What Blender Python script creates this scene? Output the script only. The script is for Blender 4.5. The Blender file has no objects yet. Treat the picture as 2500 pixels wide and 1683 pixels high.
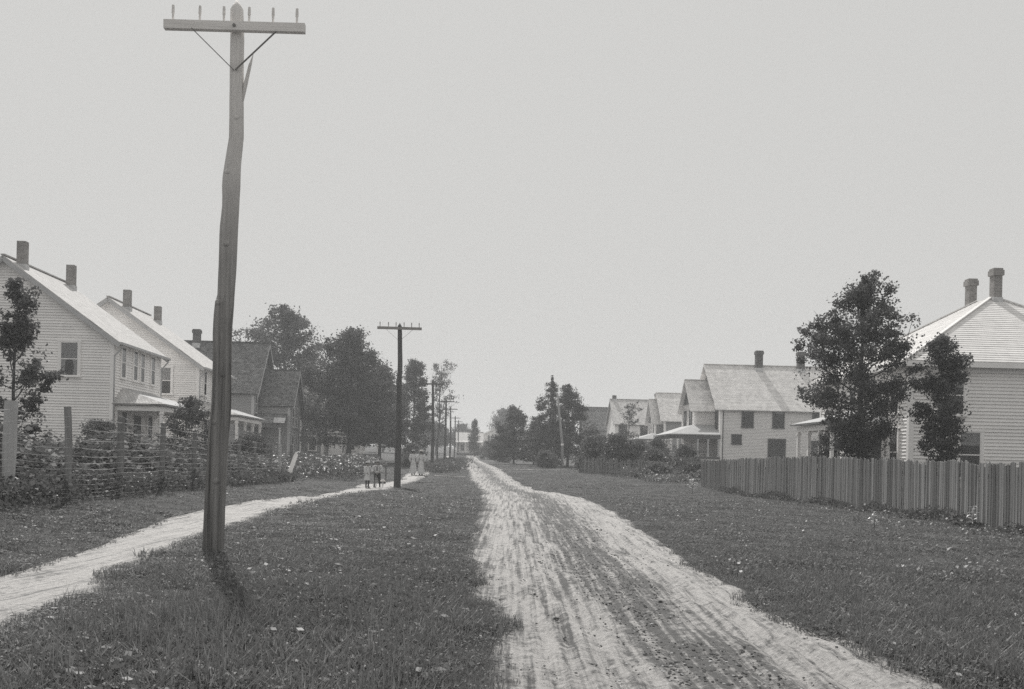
import bpy, bmesh, math, random
import numpy as np
from mathutils import Vector, Matrix, Euler

sc = bpy.context.scene
COL = sc.collection
rnd = random.Random(11)
R = math.radians

# ------------------------------------------------------------------ camera
CAM_H, FPX, ROLL = 1.30, 2400.0, R(1.2)
cam_d = bpy.data.cameras.new('camera')
cam = bpy.data.objects.new('camera', cam_d)
COL.objects.link(cam)
cam_d.sensor_fit = 'HORIZONTAL'
cam_d.sensor_width = 36.0
cam_d.lens = 36.0 * FPX / 2500.0
cam_d.shift_y = (1126 - 841.5) / 2500.0
cam_d.clip_start = 0.1
cam_d.clip_end = 4000
cam.matrix_world = Matrix.Translation((0, 0, CAM_H)) @ Matrix.Rotation(R(90), 4, 'X') @ Matrix.Rotation(ROLL, 4, 'Z')
sc.camera = cam

# ------------------------------------------------------------------ sky and sun
SUN_AZ, SUN_EL = R(-17), R(50)          # azimuth from the view direction, to the left
world = bpy.data.worlds.new('World')
sc.world = world
world.use_nodes = True
wn, wl = world.node_tree.nodes, world.node_tree.links
wn.clear()
w_out = wn.new('ShaderNodeOutputWorld')
w_bg = wn.new('ShaderNodeBackground')
w_sky = wn.new('ShaderNodeTexSky')
w_sky.sky_type = 'NISHITA'
w_sky.sun_disc = False
w_sky.sun_elevation = SUN_EL
w_sky.sun_rotation = SUN_AZ
w_sky.dust_density = 4.0
w_sky.air_density = 1.2
w_bw = wn.new('ShaderNodeRGBToBW')
w_pow = wn.new('ShaderNodeMath'); w_pow.operation = 'POWER'; w_pow.inputs[1].default_value = 0.03
w_mul = wn.new('ShaderNodeMath'); w_mul.operation = 'MULTIPLY'; w_mul.inputs[1].default_value = 5.3
w_tint = wn.new('ShaderNodeMix'); w_tint.data_type = 'RGBA'; w_tint.blend_type = 'MULTIPLY'
w_tint.inputs[0].default_value = 1.0
w_tint.inputs[7].default_value = (1.0, 0.995, 0.972, 1)
w_bg.inputs['Strength'].default_value = 0.11
wl.new(w_sky.outputs[0], w_bw.inputs[0])
wl.new(w_bw.outputs[0], w_pow.inputs[0])
wl.new(w_pow.outputs[0], w_mul.inputs[0])
wl.new(w_mul.outputs[0], w_tint.inputs[6])
wl.new(w_tint.outputs[2], w_bg.inputs['Color'])
wl.new(w_bg.outputs[0], w_out.inputs['Surface'])

sun_d = bpy.data.lights.new('sun', 'SUN')
sun_d.energy = 3.9
sun_d.angle = R(0.6)
sun_d.color = (1.0, 0.985, 0.96)
sun = bpy.data.objects.new('sun', sun_d)
COL.objects.link(sun)
S_DIR = Vector((math.sin(SUN_AZ) * math.cos(SUN_EL), math.cos(SUN_AZ) * math.cos(SUN_EL), math.sin(SUN_EL)))
sun.rotation_euler = S_DIR.to_track_quat('Z', 'Y').to_euler()
sun.location = (-20, 40, 60)

vs = sc.view_settings
vs.view_transform = 'Standard'
vs.look = 'None'
vs.gamma = 1.0
vs.exposure = 0.0
vs.use_curve_mapping = False
sc.render.engine = 'CYCLES'
sc.cycles.use_denoising = False
sc.cycles.max_bounces = 6
sc.cycles.transparent_max_bounces = 12
sc.cycles.volume_bounces = 1

# ------------------------------------------------------------------ small helpers
DRIFT = 0.0417                           # the street runs slightly left of the view direction
YAW = math.atan(DRIFT)


def sstep(a, b, x):
    t = np.clip((x - a) / (b - a), 0, 1)
    return t * t * (3 - 2 * t)


BY = [0, 45, 55, 64, 80, 100, 150, 200, 300, 500, 1200]
BZ = [0, 0, .10, .26, .42, .68, 1.25, 2.2, 4.6, 7.5, 9.0]


def ground_z(x, y):
    x = np.asarray(x, float); y = np.asarray(y, float)
    xs = x + DRIFT * y
    b = np.interp(y, BY, BZ)
    near = np.interp(y, [0, 22, 44, 60, 1000], [1, 1, .35, .25, .2])
    b = b + 0.42 * near * sstep(-5.3, -8.4, xs) + 0.35 * sstep(-10, -18, xs)
    b = b + 0.55 * sstep(12, 20, xs)
    b = b + 0.02 * np.sin(x * .9 + 1.3) * np.sin(y * .7) + 0.015 * np.sin(x * 2.1 + y * 1.3)
    return b


def gz(x, y):
    return float(ground_z(x, y))


_c, _s = math.cos(ROLL), math.sin(ROLL)


def ray(px, py):
    u, v = px - 1250, 1126 - py
    return (u * _c - v * _s) / FPX, (u * _s + v * _c) / FPX


def on_ground(px, py):
    ax, az = ray(px, py)
    Y = np.concatenate([np.arange(2, 60, .02), np.arange(60, 400, .1)])
    d = (CAM_H + az * Y) - ground_z(ax * Y, Y)
    k = np.where(d <= 0)[0]
    Y0 = Y[k[0]] if len(k) else 400.0
    return ax * Y0, Y0


def link(name, me, mat=None, parent=None, loc=None):
    ob = bpy.data.objects.new(name, me)
    if mat is not None and len(me.materials) == 0:
        me.materials.append(mat)
    COL.objects.link(ob)
    if parent is not None:
        ob.parent = parent
    if loc is not None:
        ob.location = loc
    return ob


def tag(o, label=None, cat=None, group=None, kind=None):
    if label: o['label'] = label
    if cat: o['category'] = cat
    if group: o['group'] = group
    if kind: o['kind'] = kind
    return o


def empty(name, loc, rz=0.0, label=None, cat=None, group=None):
    o = bpy.data.objects.new(name, None)
    o.empty_display_size = .2
    COL.objects.link(o)
    o.location = loc
    o.rotation_euler = (0, 0, rz)
    return tag(o, label, cat, group)


class MB:
    """collects polygons (with optional uv) for one mesh"""
    def __init__(s):
        s.v, s.f, s.uv = [], [], []

    def poly(s, pts, uv=None):
        n = len(s.v)
        s.v += [tuple(p) for p in pts]
        s.f.append(tuple(range(n, n + len(pts))))
        s.uv += uv if uv else [(0, 0)] * len(pts)

    def hexa(s, p):
        """8 points: bottom ring 0-3, top ring 4-7"""
        n = len(s.v)
        s.v += [tuple(q) for q in p]
        F = [(3, 2, 1, 0), (4, 5, 6, 7), (0, 1, 5, 4), (1, 2, 6, 5), (2, 3, 7, 6), (3, 0, 4, 7)]
        for f in F:
            s.f.append(tuple(n + i for i in f))
            a, b, c, d = [Vector(p[i]) for i in f]
            w = (b - a).length; h = (d - a).length
            u0 = a.x + a.y; v0 = min(a.z, d.z)
            s.uv += [(u0, v0), (u0 + w, v0), (u0 + w, v0 + h), (u0, v0 + h)]

    def box(s, x0, x1, y0, y1, z0, z1):
        s.hexa([(x0, y0, z0), (x1, y0, z0), (x1, y1, z0), (x0, y1, z0), (x0, y0, z1), (x1, y0, z1), (x1, y1, z1), (x0, y1, z1)])

    def beam(s, a, b, w, h, up=(0, 0, 1)):
        a, b = Vector(a), Vector(b)
        d = (b - a).normalized()
        side = d.cross(Vector(up))
        if side.length < 1e-4: side = d.cross(Vector((1, 0, 0)))
        side.normalize()
        u = side.cross(d).normalized()
        p = []
        for q in (a, b):
            p.append([q - side * w / 2 - u * h / 2, q + side * w / 2 - u * h / 2, q + side * w / 2 + u * h / 2, q - side * w / 2 + u * h / 2])
        s.hexa(p[0] + p[1])

    def tube(s, pts, rad, n=6, cap=True):
        pts = [Vector(p) for p in pts]
        rings = []
        for i, p in enumerate(pts):
            d = (pts[min(i + 1, len(pts) - 1)] - pts[max(i - 1, 0)]).normalized()
            a = d.cross(Vector((0.13, 0.99, 0.05)))
            if a.length < .05: a = d.cross(Vector((1, 0, 0)))
            a.normalize(); b = d.cross(a)
            r = rad[i] if isinstance(rad, (list, tuple)) else rad
            n0 = len(s.v)
            for k in range(n):
                t = 2 * math.pi * k / n
                s.v.append(tuple(p + a * r * math.cos(t) + b * r * math.sin(t)))
            rings.append(n0)
        for i in range(len(rings) - 1):
            for k in range(n):
                k2 = (k + 1) % n
                s.f.append((rings[i] + k, rings[i] + k2, rings[i + 1] + k2, rings[i + 1] + k)); s.uv += [(0, 0)] * 4
        if cap:
            s.f.append(tuple(rings[0] + k for k in reversed(range(n)))); s.uv += [(0, 0)] * n
            s.f.append(tuple(rings[-1] + k for k in range(n))); s.uv += [(0, 0)] * n

    def loft(s, rings, n=14, cap=True):
        """rings: (z, cx, cy, rx, ry)"""
        idx = []
        for z, cx, cy, rx, ry in rings:
            idx.append(len(s.v))
            for k in range(n):
                t = 2 * math.pi * k / n
                s.v.append((cx + rx * math.cos(t), cy + ry * math.sin(t), z))
        for i in range(len(idx) - 1):
            for k in range(n):
                k2 = (k + 1) % n
                s.f.append((idx[i] + k, idx[i] + k2, idx[i + 1] + k2, idx[i + 1] + k)); s.uv += [(0, 0)] * 4
        if cap:
            s.f.append(tuple(idx[0] + k for k in reversed(range(n)))); s.uv += [(0, 0)] * n
            s.f.append(tuple(idx[-1] + k for k in range(n))); s.uv += [(0, 0)] * n

    def mesh(s, name, smooth=False):
        me = bpy.data.meshes.new(name)
        me.from_pydata(s.v, [], s.f)
        ul = me.uv_layers.new(name='uv')
        ul.data.foreach_set('uv', np.array(s.uv, np.float32).ravel())
        if smooth:
            me.polygons.foreach_set('use_smooth', [True] * len(me.polygons))
        me.update()
        return me

    def build(s, name, mat, parent=None, loc=None, smooth=False):
        return link(name, s.mesh(name, smooth), mat, parent, loc)


def quads_mesh(name, V, nper=4, smooth=False):
    """V (N, nper, 3): N separate polygons"""
    N = len(V)
    me = bpy.data.meshes.new(name)
    me.vertices.add(N * nper)
    me.vertices.foreach_set('co', V.reshape(-1).astype(np.float32))
    me.loops.add(N * nper)
    me.loops.foreach_set('vertex_index', np.arange(N * nper, dtype=np.int32))
    me.polygons.add(N)
    me.polygons.foreach_set('loop_start', np.arange(0, N * nper, nper, dtype=np.int32))
    me.polygons.foreach_set('loop_total', np.full(N, nper, np.int32))
    if smooth: me.polygons.foreach_set('use_smooth', np.ones(N, bool))
    me.update(calc_edges=True)
    me.validate()
    return me


def grid_mesh(name, X, Y, Z, UV=None, smooth=True):
    """X, Y, Z arrays (rows, cols)"""
    r, c = X.shape
    co = np.stack([X, Y, Z], -1).reshape(-1, 3)
    i = np.arange(r * c).reshape(r, c)
    q = np.stack([i[:-1, :-1], i[:-1, 1:], i[1:, 1:], i[1:, :-1]], -1).reshape(-1, 4)
    me = bpy.data.meshes.new(name)
    me.vertices.add(r * c); me.vertices.foreach_set('co', co.ravel().astype(np.float32))
    me.loops.add(q.size); me.loops.foreach_set('vertex_index', q.ravel().astype(np.int32))
    me.polygons.add(len(q))
    me.polygons.foreach_set('loop_start', np.arange(0, q.size, 4, dtype=np.int32))
    me.polygons.foreach_set('loop_total', np.full(len(q), 4, np.int32))
    me.polygons.foreach_set('use_smooth', np.full(len(q), smooth))
    if UV is not None:
        ul = me.uv_layers.new(name='uv')
        ul.data.foreach_set('uv', UV.reshape(-1, 2)[q.ravel()].astype(np.float32).ravel())
    me.update(calc_edges=True)
    return me


# ------------------------------------------------------------------ materials
def new_mat(name):
    m = bpy.data.materials.new(name)
    m.use_nodes = True
    nt = m.node_tree
    p = nt.nodes['Principled BSDF']
    p.inputs['Specular IOR Level'].default_value = 0.25
    return m, nt.nodes, nt.links, p


def g3(v, t=0.0):
    """a grey of value v, t > 0 a touch warm, t < 0 a touch cool"""
    return (v * (1 + t), v, v * (1 - t), 1)


def mottled(name, lo, hi, scale=4.0, stretch=(1, 1, 1), rough=.85, bump=0.0, bscale=None, t=0.0, rand=0.0, island=0.0, detail=6, dist=.02):
    m, N, L, p = new_mat(name)
    tc = N.new('ShaderNodeTexCoord')
    mp = N.new('ShaderNodeMapping'); mp.inputs['Scale'].default_value = stretch
    nz = N.new('ShaderNodeTexNoise'); nz.inputs['Scale'].default_value = scale; nz.inputs['Detail'].default_value = detail
    rp = N.new('ShaderNodeValToRGB')
    rp.color_ramp.elements[0].position = .3; rp.color_ramp.elements[0].color = g3(lo, t)
    rp.color_ramp.elements[1].position = .7; rp.color_ramp.elements[1].color = g3(hi, t)
    L.new(tc.outputs['Object'], mp.inputs[0]); L.new(mp.outputs[0], nz.inputs[0]); L.new(nz.outputs[0], rp.inputs[0])
    col = rp.outputs[0]
    for amt, kind in ((rand, 'o'), (island, 'i')):
        if amt <= 0: continue
        src = N.new('ShaderNodeObjectInfo').outputs['Random'] if kind == 'o' else N.new('ShaderNodeNewGeometry').outputs['Random Per Island']
        mr = N.new('ShaderNodeMapRange'); mr.inputs[3].default_value = 1 - amt; mr.inputs[4].default_value = 1 + amt
        L.new(src, mr.inputs[0])
        mx = N.new('ShaderNodeVectorMath'); mx.operation = 'SCALE'
        L.new(col, mx.inputs[0]); L.new(mr.outputs[0], mx.inputs['Scale'])
        col = mx.outputs[0]
    L.new(col, p.inputs['Base Color'])
    p.inputs['Roughness'].default_value = rough
    if bump > 0:
        nb = N.new('ShaderNodeTexNoise'); nb.inputs['Scale'].default_value = bscale or scale * 3; nb.inputs['Detail'].default_value = 8
        bp = N.new('ShaderNodeBump'); bp.inputs['Strength'].default_value = bump; bp.inputs['Distance'].default_value = dist
        L.new(mp.outputs[0], nb.inputs[0]); L.new(nb.outputs[0], bp.inputs['Height']); L.new(bp.outputs[0], p.inputs['Normal'])
    return m


def brick_like(name, c1, c2, mortar, w, h, msize, rough=.85, bump=.4, t=0.0, offset=.5, weather=.25):
    m, N, L, p = new_mat(name)
    uv = N.new('ShaderNodeUVMap'); uv.uv_map = 'uv'
    b = N.new('ShaderNodeTexBrick')
    b.inputs['Color1'].default_value = g3(c1, t); b.inputs['Color2'].default_value = g3(c2, t); b.inputs['Mortar'].default_value = g3(mortar, t)
    b.inputs['Scale'].default_value = 1.0
    b.inputs['Mortar Size'].default_value = msize
    b.inputs['Brick Width'].default_value = w
    b.inputs['Row Height'].default_value = h
    b.offset = offset
    L.new(uv.outputs[0], b.inputs['Vector'])
    nz = N.new('ShaderNodeTexNoise'); nz.inputs['Scale'].default_value = 2.2; nz.inputs['Detail'].default_value = 8
    tc = N.new('ShaderNodeTexCoord'); L.new(tc.outputs['Object'], nz.inputs[0])
    mr = N.new('ShaderNodeMapRange'); mr.inputs[1].default_value = .3; mr.inputs[2].default_value = .7
    mr.inputs[3].default_value = 1 - weather; mr.inputs[4].default_value = 1 + weather
    L.new(nz.outputs[0], mr.inputs[0])
    mx = N.new('ShaderNodeVectorMath'); mx.operation = 'SCALE'
    L.new(b.outputs['Color'], mx.inputs[0]); L.new(mr.outputs[0], mx.inputs['Scale'])
    L.new(mx.outputs[0], p.inputs['Base Color'])
    p.inputs['Roughness'].default_value = rough
    if bump > 0:
        bp = N.new('ShaderNodeBump'); bp.inputs['Strength'].default_value = bump; bp.inputs['Distance'].default_value = .02; bp.invert = True
        L.new(b.outputs['Fac'], bp.inputs['Height']); L.new(bp.outputs[0], p.inputs['Normal'])
    return m


def leafy(name, lo, hi, trans=.35, gloss=.05, t=0.0, rough=.4, fleck=0.0, fleckcol=.5):
    m, N, L, p = new_mat(name)
    N.remove(p)
    out = N['Material Output']
    geo = N.new('ShaderNodeNewGeometry')
    rp = N.new('ShaderNodeValToRGB')
    rp.color_ramp.elements[0].color = g3(lo, t); rp.color_ramp.elements[1].color = g3(hi, t)
    if fleck > 0:
        rp.color_ramp.elements[1].position = 1 - fleck
        e = rp.color_ramp.elements.new(min(1, 1 - fleck + .01)); e.color = g3(fleckcol, t)
    L.new(geo.outputs['Random Per Island'], rp.inputs[0])
    d = N.new('ShaderNodeBsdfDiffuse'); tr = N.new('ShaderNodeBsdfTranslucent'); gl = N.new('ShaderNodeBsdfGlossy')
    gl.inputs['Roughness'].default_value = rough
    gl.inputs['Color'].default_value = g3(.5)
    m1 = N.new('ShaderNodeMixShader'); m1.inputs[0].default_value = trans
    m2 = N.new('ShaderNodeMixShader'); m2.inputs[0].default_value = gloss
    for n in (d, tr): L.new(rp.outputs[0], n.inputs['Color'])
    L.new(d.outputs[0], m1.inputs[1]); L.new(tr.outputs[0], m1.inputs[2])
    L.new(m1.outputs[0], m2.inputs[1]); L.new(gl.outputs[0], m2.inputs[2])
    L.new(m2.outputs[0], out.inputs['Surface'])
    return m


M = {}
M['white'] = mottled('white_paint', .84, .91, 1.3, rough=.6, t=.02, rand=.03)
M['white_board'] = mottled('white_clapboard_paint', .79, .92, .9, stretch=(1, 1, .6), rough=.65, t=.02, rand=.05)
M['cream'] = mottled('cream_paint', .72, .79, 1.2, stretch=(.5, .5, 2), rough=.7, t=.02)
M['grey_paint'] = mottled('grey_paint', .27, .33, 1.2, stretch=(.5, .5, 2), rough=.75)
M['dark_paint'] = mottled('dark_paint', .10, .13, 2, rough=.6)
M['trim_grey'] = mottled('trim_grey', .42, .50, 2, rough=.6)
M['trim_dark'] = mottled('trim_dark', .075, .10, 2, rough=.55)
M['tin'] = mottled('pale_tin_roof', .36, .46, 1.1, rough=.5)
M['shingle_pale'] = brick_like('pale_shingle', .47, .58, .30, .16, .14, .006, t=.02, weather=.12)
M['shingle_light'] = brick_like('light_shingle', .72, .84, .46, .16, .14, .006, t=.02, weather=.14)
M['shingle_mid'] = brick_like('grey_shingle', .48, .62, .26, .16, .16, .009, t=.02, weather=.2)
M['shingle_dark'] = brick_like('dark_shingle', .11, .27, .05, .17, .155, .012, weather=.3)
M['roof_board'] = mottled('pale_shingle_course', .66, .78, 2.5, stretch=(1, 1, 1), rough=.75, t=.02, rand=.035, bump=.3, bscale=14)
M['brick'] = brick_like('chimney_brick', .17, .25, .34, .21, .075, .010, t=.04, weather=.2)
M['brick_dark'] = brick_like('dark_chimney_brick', .07, .11, .16, .21, .075, .010, t=.02, weather=.2)
M['mortar'] = mottled('mortar_flashing', .45, .6, 3)
M['curtain'] = mottled('white_curtain', .62, .72, 6, stretch=(8, 8, .3))
M['blind'] = mottled('roller_blind', .48, .56, 2)
M['room_shade'] = mottled('room_shade_paint', .015, .03, 2)
M['stone'] = mottled('foundation_stone', .16, .28, 3, bump=.6, bscale=5)
M['pole'] = mottled('weathered_wood_faded_top', .05, .30, 3.2, stretch=(6, 6, .13), rough=.85, bump=.9, bscale=9, t=.02, dist=.03)
M['pole_far'] = mottled('far_pole_wood', .07, .12, 2.5, stretch=(3, 3, .25), rough=.85, bump=.6)
M['pole_pale'] = mottled('pale_pole_wood', .26, .34, 2.5, stretch=(3, 3, .25), rough=.85)
M['arm'] = mottled('crossarm_wood', .24, .34, 4, stretch=(.3, 3, 3), rough=.85, t=.04, bump=.4)
M['iron'] = mottled('rusty_iron', .16, .24, 8, rough=.6, t=.03)
M['paling'] = mottled('weathered_paling', .12, .27, 2.0, stretch=(14, 14, .4), rough=.9, rand=.5, bump=.6, bscale=5)
M['paling_shaded'] = mottled('shaded_weathered_paling', .09, .15, 2.0, stretch=(9, 9, .45), rough=.9, rand=.25, bump=.6, bscale=5)  # darker copy of the paling: shade of the turned face put into colour
M['post'] = mottled('fence_post_wood', .14, .24, 3, stretch=(3, 3, .4), rough=.9, rand=.25, bump=.6)
M['post_pale'] = mottled('pale_post_wood', .36, .48, 3, stretch=(3, 3, .4), rough=.85, bump=.4)
M['wire'] = mottled('galvanised_wire', .5, .6, 2, rough=.45)
M['bark'] = mottled('bark', .06, .13, 3, stretch=(3, 3, .5), rough=.95, bump=.8)
M['leaf'] = leafy('maple_leaf', .09, .16, trans=.4)
M['leaf_dark'] = leafy('dark_leaf', .08, .13, trans=.4)
M['leaf_pale'] = leafy('pale_leaf', .12, .22)
M['needle'] = leafy('needle', .09, .14, trans=.25)
M['vine'] = leafy('garden_leaf', .085, .16, gloss=.04, rough=.5, fleck=.02, fleckcol=.32)
M['flower'] = leafy('flowering_leaf', .10, .17, gloss=.12, fleck=.085, fleckcol=.62)
M['grass'] = leafy('grass_blade', .13, .27, trans=.3, gloss=.04, rough=.5)
M['clover'] = leafy('clover_leaf', .11, .24, trans=.3, gloss=.05, rough=.5, fleck=.02, fleckcol=.34)
M['weed'] = leafy('broad_weed_leaf', .13, .26, trans=.25, gloss=.08, rough=.45, fleck=.05, fleckcol=.36)
M['milkweed'] = leafy('milkweed_leaf', .45, .65, trans=.2, gloss=.25)
M['skin'] = mottled('skin', .24, .28, 8, rough=.6, t=.06)
M['cloth_white'] = mottled('white_cotton', .52, .62, 9, rough=.9, bump=.5, bscale=6, dist=.03)
M['cloth_dark'] = mottled('dark_wool', .05, .07, 9, rough=.95)
M['cloth_grey'] = mottled('grey_tweed', .30, .38, 20, rough=.95)
M['hair'] = mottled('dark_hair', .03, .06, 12, stretch=(3, 3, .6), rough=.6)
M['straw'] = mottled('straw', .42, .52, 14, rough=.8, t=.04)
M['leather'] = mottled('black_leather', .025, .04, 8, rough=.4)
m, N, L, p = new_mat('window_glass')
N.remove(p)
tr = N.new('ShaderNodeBsdfTransparent'); tr.inputs[0].default_value = g3(.85)
gl = N.new('ShaderNodeBsdfGlossy'); gl.inputs['Roughness'].default_value = .06; gl.inputs['Color'].default_value = g3(.8)
fr = N.new('ShaderNodeFresnel'); fr.inputs[0].default_value = 1.65
mx = N.new('ShaderNodeMixShader')
nzg = N.new('ShaderNodeTexNoise'); nzg.inputs['Scale'].default_value = 2.0
bpg = N.new('ShaderNodeBump'); bpg.inputs['Strength'].default_value = .08; bpg.inputs['Distance'].default_value = .05
L.new(nzg.outputs[0], bpg.inputs['Height']); L.new(bpg.outputs[0], gl.inputs['Normal'])
L.new(fr.outputs[0], mx.inputs[0]); L.new(tr.outputs[0], mx.inputs[1]); L.new(gl.outputs[0], mx.inputs[2])
L.new(mx.outputs[0], N['Material Output'].inputs['Surface'])
M['glass'] = m

# the pole's upper shaft is painted paler: a washed-out fade put into its colour
def fade_upper(mat, stops):
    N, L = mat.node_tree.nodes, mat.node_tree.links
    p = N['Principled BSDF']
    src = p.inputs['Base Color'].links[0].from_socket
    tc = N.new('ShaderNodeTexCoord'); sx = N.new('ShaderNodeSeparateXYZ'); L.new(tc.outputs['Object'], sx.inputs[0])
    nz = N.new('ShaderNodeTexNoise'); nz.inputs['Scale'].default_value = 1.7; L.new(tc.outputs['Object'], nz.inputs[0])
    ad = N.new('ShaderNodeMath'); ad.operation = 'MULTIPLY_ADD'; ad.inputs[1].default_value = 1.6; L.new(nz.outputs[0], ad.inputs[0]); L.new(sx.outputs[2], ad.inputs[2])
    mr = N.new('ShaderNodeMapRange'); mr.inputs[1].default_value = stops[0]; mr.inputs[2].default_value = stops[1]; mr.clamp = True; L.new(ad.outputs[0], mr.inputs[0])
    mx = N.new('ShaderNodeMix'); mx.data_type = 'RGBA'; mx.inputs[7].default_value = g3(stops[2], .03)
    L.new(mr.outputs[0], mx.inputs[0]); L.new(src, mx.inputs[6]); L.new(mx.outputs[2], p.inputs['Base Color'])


fade_upper(M['pole'], (3.2, 7.2, .72))
M['arm_pale'] = mottled('pale_crossarm_wood', .66, .78, 4, stretch=(.3, 3, 3), rough=.85, t=.03, bump=.4)  # near crossarm and pins: washed-out fade put into the wood colour

# ------------------------------------------------------------------ road and path outlines on the ground
def trace(pts):
    q = sorted([on_ground(*p) for p in pts], key=lambda t: t[1])
    return [t[1] for t in q], [t[0] for t in q]


RL = trace([(1215, 1683), (1208, 1562), (1203, 1505), (1166, 1453), (1180, 1420), (1150, 1382), (1146, 1345), (1168, 1283), (1179, 1236), (1175, 1196), (1150, 1172), (1138, 1140)])
RR = trace([(2330, 1683), (2053, 1567), (1992, 1548), (1897, 1500), (1803, 1444), (1727, 1406), (1661, 1363), (1605, 1316), (1520, 1264), (1449, 1226), (1385, 1208), (1307, 1198), (1255, 1172), (1222, 1146)])
PL = trace([(21, 1400), (180, 1356), (288, 1312), (386, 1271), (495, 1243), (556, 1232), (696, 1214), (824, 1201), (876, 1183), (979, 1171)])
PR = trace([(21, 1530), (103, 1500), (206, 1462), (250, 1424), (288, 1384), (438, 1330), (495, 1304), (551, 1289), (592, 1274), (670, 1245), (773, 1220), (824, 1209), (953, 1191), (1015, 1174)])


def extend(E, near, far):
    y, x = E
    y = [n[1] for n in near] + y + [f[1] for f in far if f[1] > y[-1] + 2]
    x = [n[0] for n in near] + x + [f[0] for f in far if f[1] > E[0][-1] + 2]
    return np.array(y), np.array(x)


RL = extend(RL, [(RL[1][0] - .2, -8)], [(-7.4, 150), (-9.3, 200), (-13.8, 260), (-21, 330)])
RR = extend(RR, [(RR[1][0] + .3, -8)], [(-5.0, 150), (-7.6, 200), (-12.2, 260), (-19, 330)])
PL = extend(PL, [(PL[1][0] + .1, -8)], [(-6.95, 64), (-8.1, 90), (-9.7, 125), (-11, 155), (-13, 200)])
PR = extend(PR, [(PR[1][0] + .1, -8)], [(-5.55, 64), (-6.9, 90), (-8.7, 125), (-10.2, 155), (-12.2, 200)])


def wob(y, k, a):
    return a * (np.sin(y * 1.7 + k) + .6 * np.sin(y * 4.1 + 2 * k) + .5 * np.sin(y * .6 + 3 * k))


def strip_lim(E, y, k, a=.05):
    return np.interp(y, E[0], E[1]) + wob(y, k, a)


def road_mask(x, y, grow=0.0):
    return (x > strip_lim(RL, y, 1) - grow) & (x < strip_lim(RR, y, 2) + grow)


def path_mask(x, y, grow=0.0):
    return (x > strip_lim(PL, y, 3, .03) - grow) & (x < strip_lim(PR, y, 4, .03) + grow) & (y < 200)


# side tracks crossing the verges: (x0, y0, x1, y1, half width)
SIDE = [(-2.2, 88, 6.5, 90.5, .45), (-4.9, 62.5, -2.9, 61.5, .4), (-7.0, 92, -4.0, 91, .4)]


def side_mask(x, y, grow=0.0):
    m = np.zeros(np.shape(x), bool)
    for x0, y0, x1, y1, hw in SIDE:
        yc = y0 + (y1 - y0) * (x - x0) / (x1 - x0)
        m |= (x > x0) & (x < x1) & (np.abs(y - yc) < hw + grow)
    return m


# ------------------------------------------------------------------ ground
def soil_ground():
    m, N, L, p = new_mat('meadow_soil')
    tc = N.new('ShaderNodeTexCoord')
    n1 = N.new('ShaderNodeTexNoise'); n1.inputs['Scale'].default_value = 7; n1.inputs['Detail'].default_value = 10; n1.inputs['Roughness'].default_value = .75
    n2 = N.new('ShaderNodeTexNoise'); n2.inputs['Scale'].default_value = .25; n2.inputs['Detail'].default_value = 4
    rp = N.new('ShaderNodeValToRGB')
    rp.color_ramp.elements[0].position = .32; rp.color_ramp.elements[0].color = g3(.06)
    rp.color_ramp.elements[1].position = .72; rp.color_ramp.elements[1].color = g3(.125)
    mr = N.new('ShaderNodeMapRange'); mr.inputs[1].default_value = .3; mr.inputs[2].default_value = .7; mr.inputs[3].default_value = .85; mr.inputs[4].default_value = 1.2
    mx = N.new('ShaderNodeVectorMath'); mx.operation = 'SCALE'
    bp = N.new('ShaderNodeBump'); bp.inputs['Strength'].default_value = .9; bp.inputs['Distance'].default_value = .08
    for n in (n1, n2): L.new(tc.outputs['Object'], n.inputs[0])
    L.new(n1.outputs[0], rp.inputs[0]); L.new(n2.outputs[0], mr.inputs[0])
    L.new(rp.outputs[0], mx.inputs[0]); L.new(mr.outputs[0], mx.inputs['Scale'])
    L.new(mx.outputs[0], p.inputs['Base Color'])
    L.new(n1.outputs[0], bp.inputs['Height']); L.new(bp.outputs[0], p.inputs['Normal'])
    p.inputs['Roughness'].default_value = .95
    return m


M['soil'] = soil_ground()
gx = np.concatenate([-np.geomspace(16, 1500, 46)[::-1], np.arange(-15.7, 15.8, .3), np.geomspace(16, 1500, 46)])
gy = np.concatenate([-np.geomspace(4, 300, 16)[::-1], np.arange(-3.7, 30, .3), np.arange(30, 90, .6), np.geomspace(90, 2600, 60)])
GX, GY = np.meshgrid(gx, gy)
GZ = ground_z(GX, GY) - .07 * (road_mask(GX, GY, .12) | path_mask(GX, GY, .1))
ground = link('ground', grid_mesh('ground', GX, GY, GZ), M['soil'])
tag(ground, 'dark grassy ground of verges and yards', 'ground', kind='structure')


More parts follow.
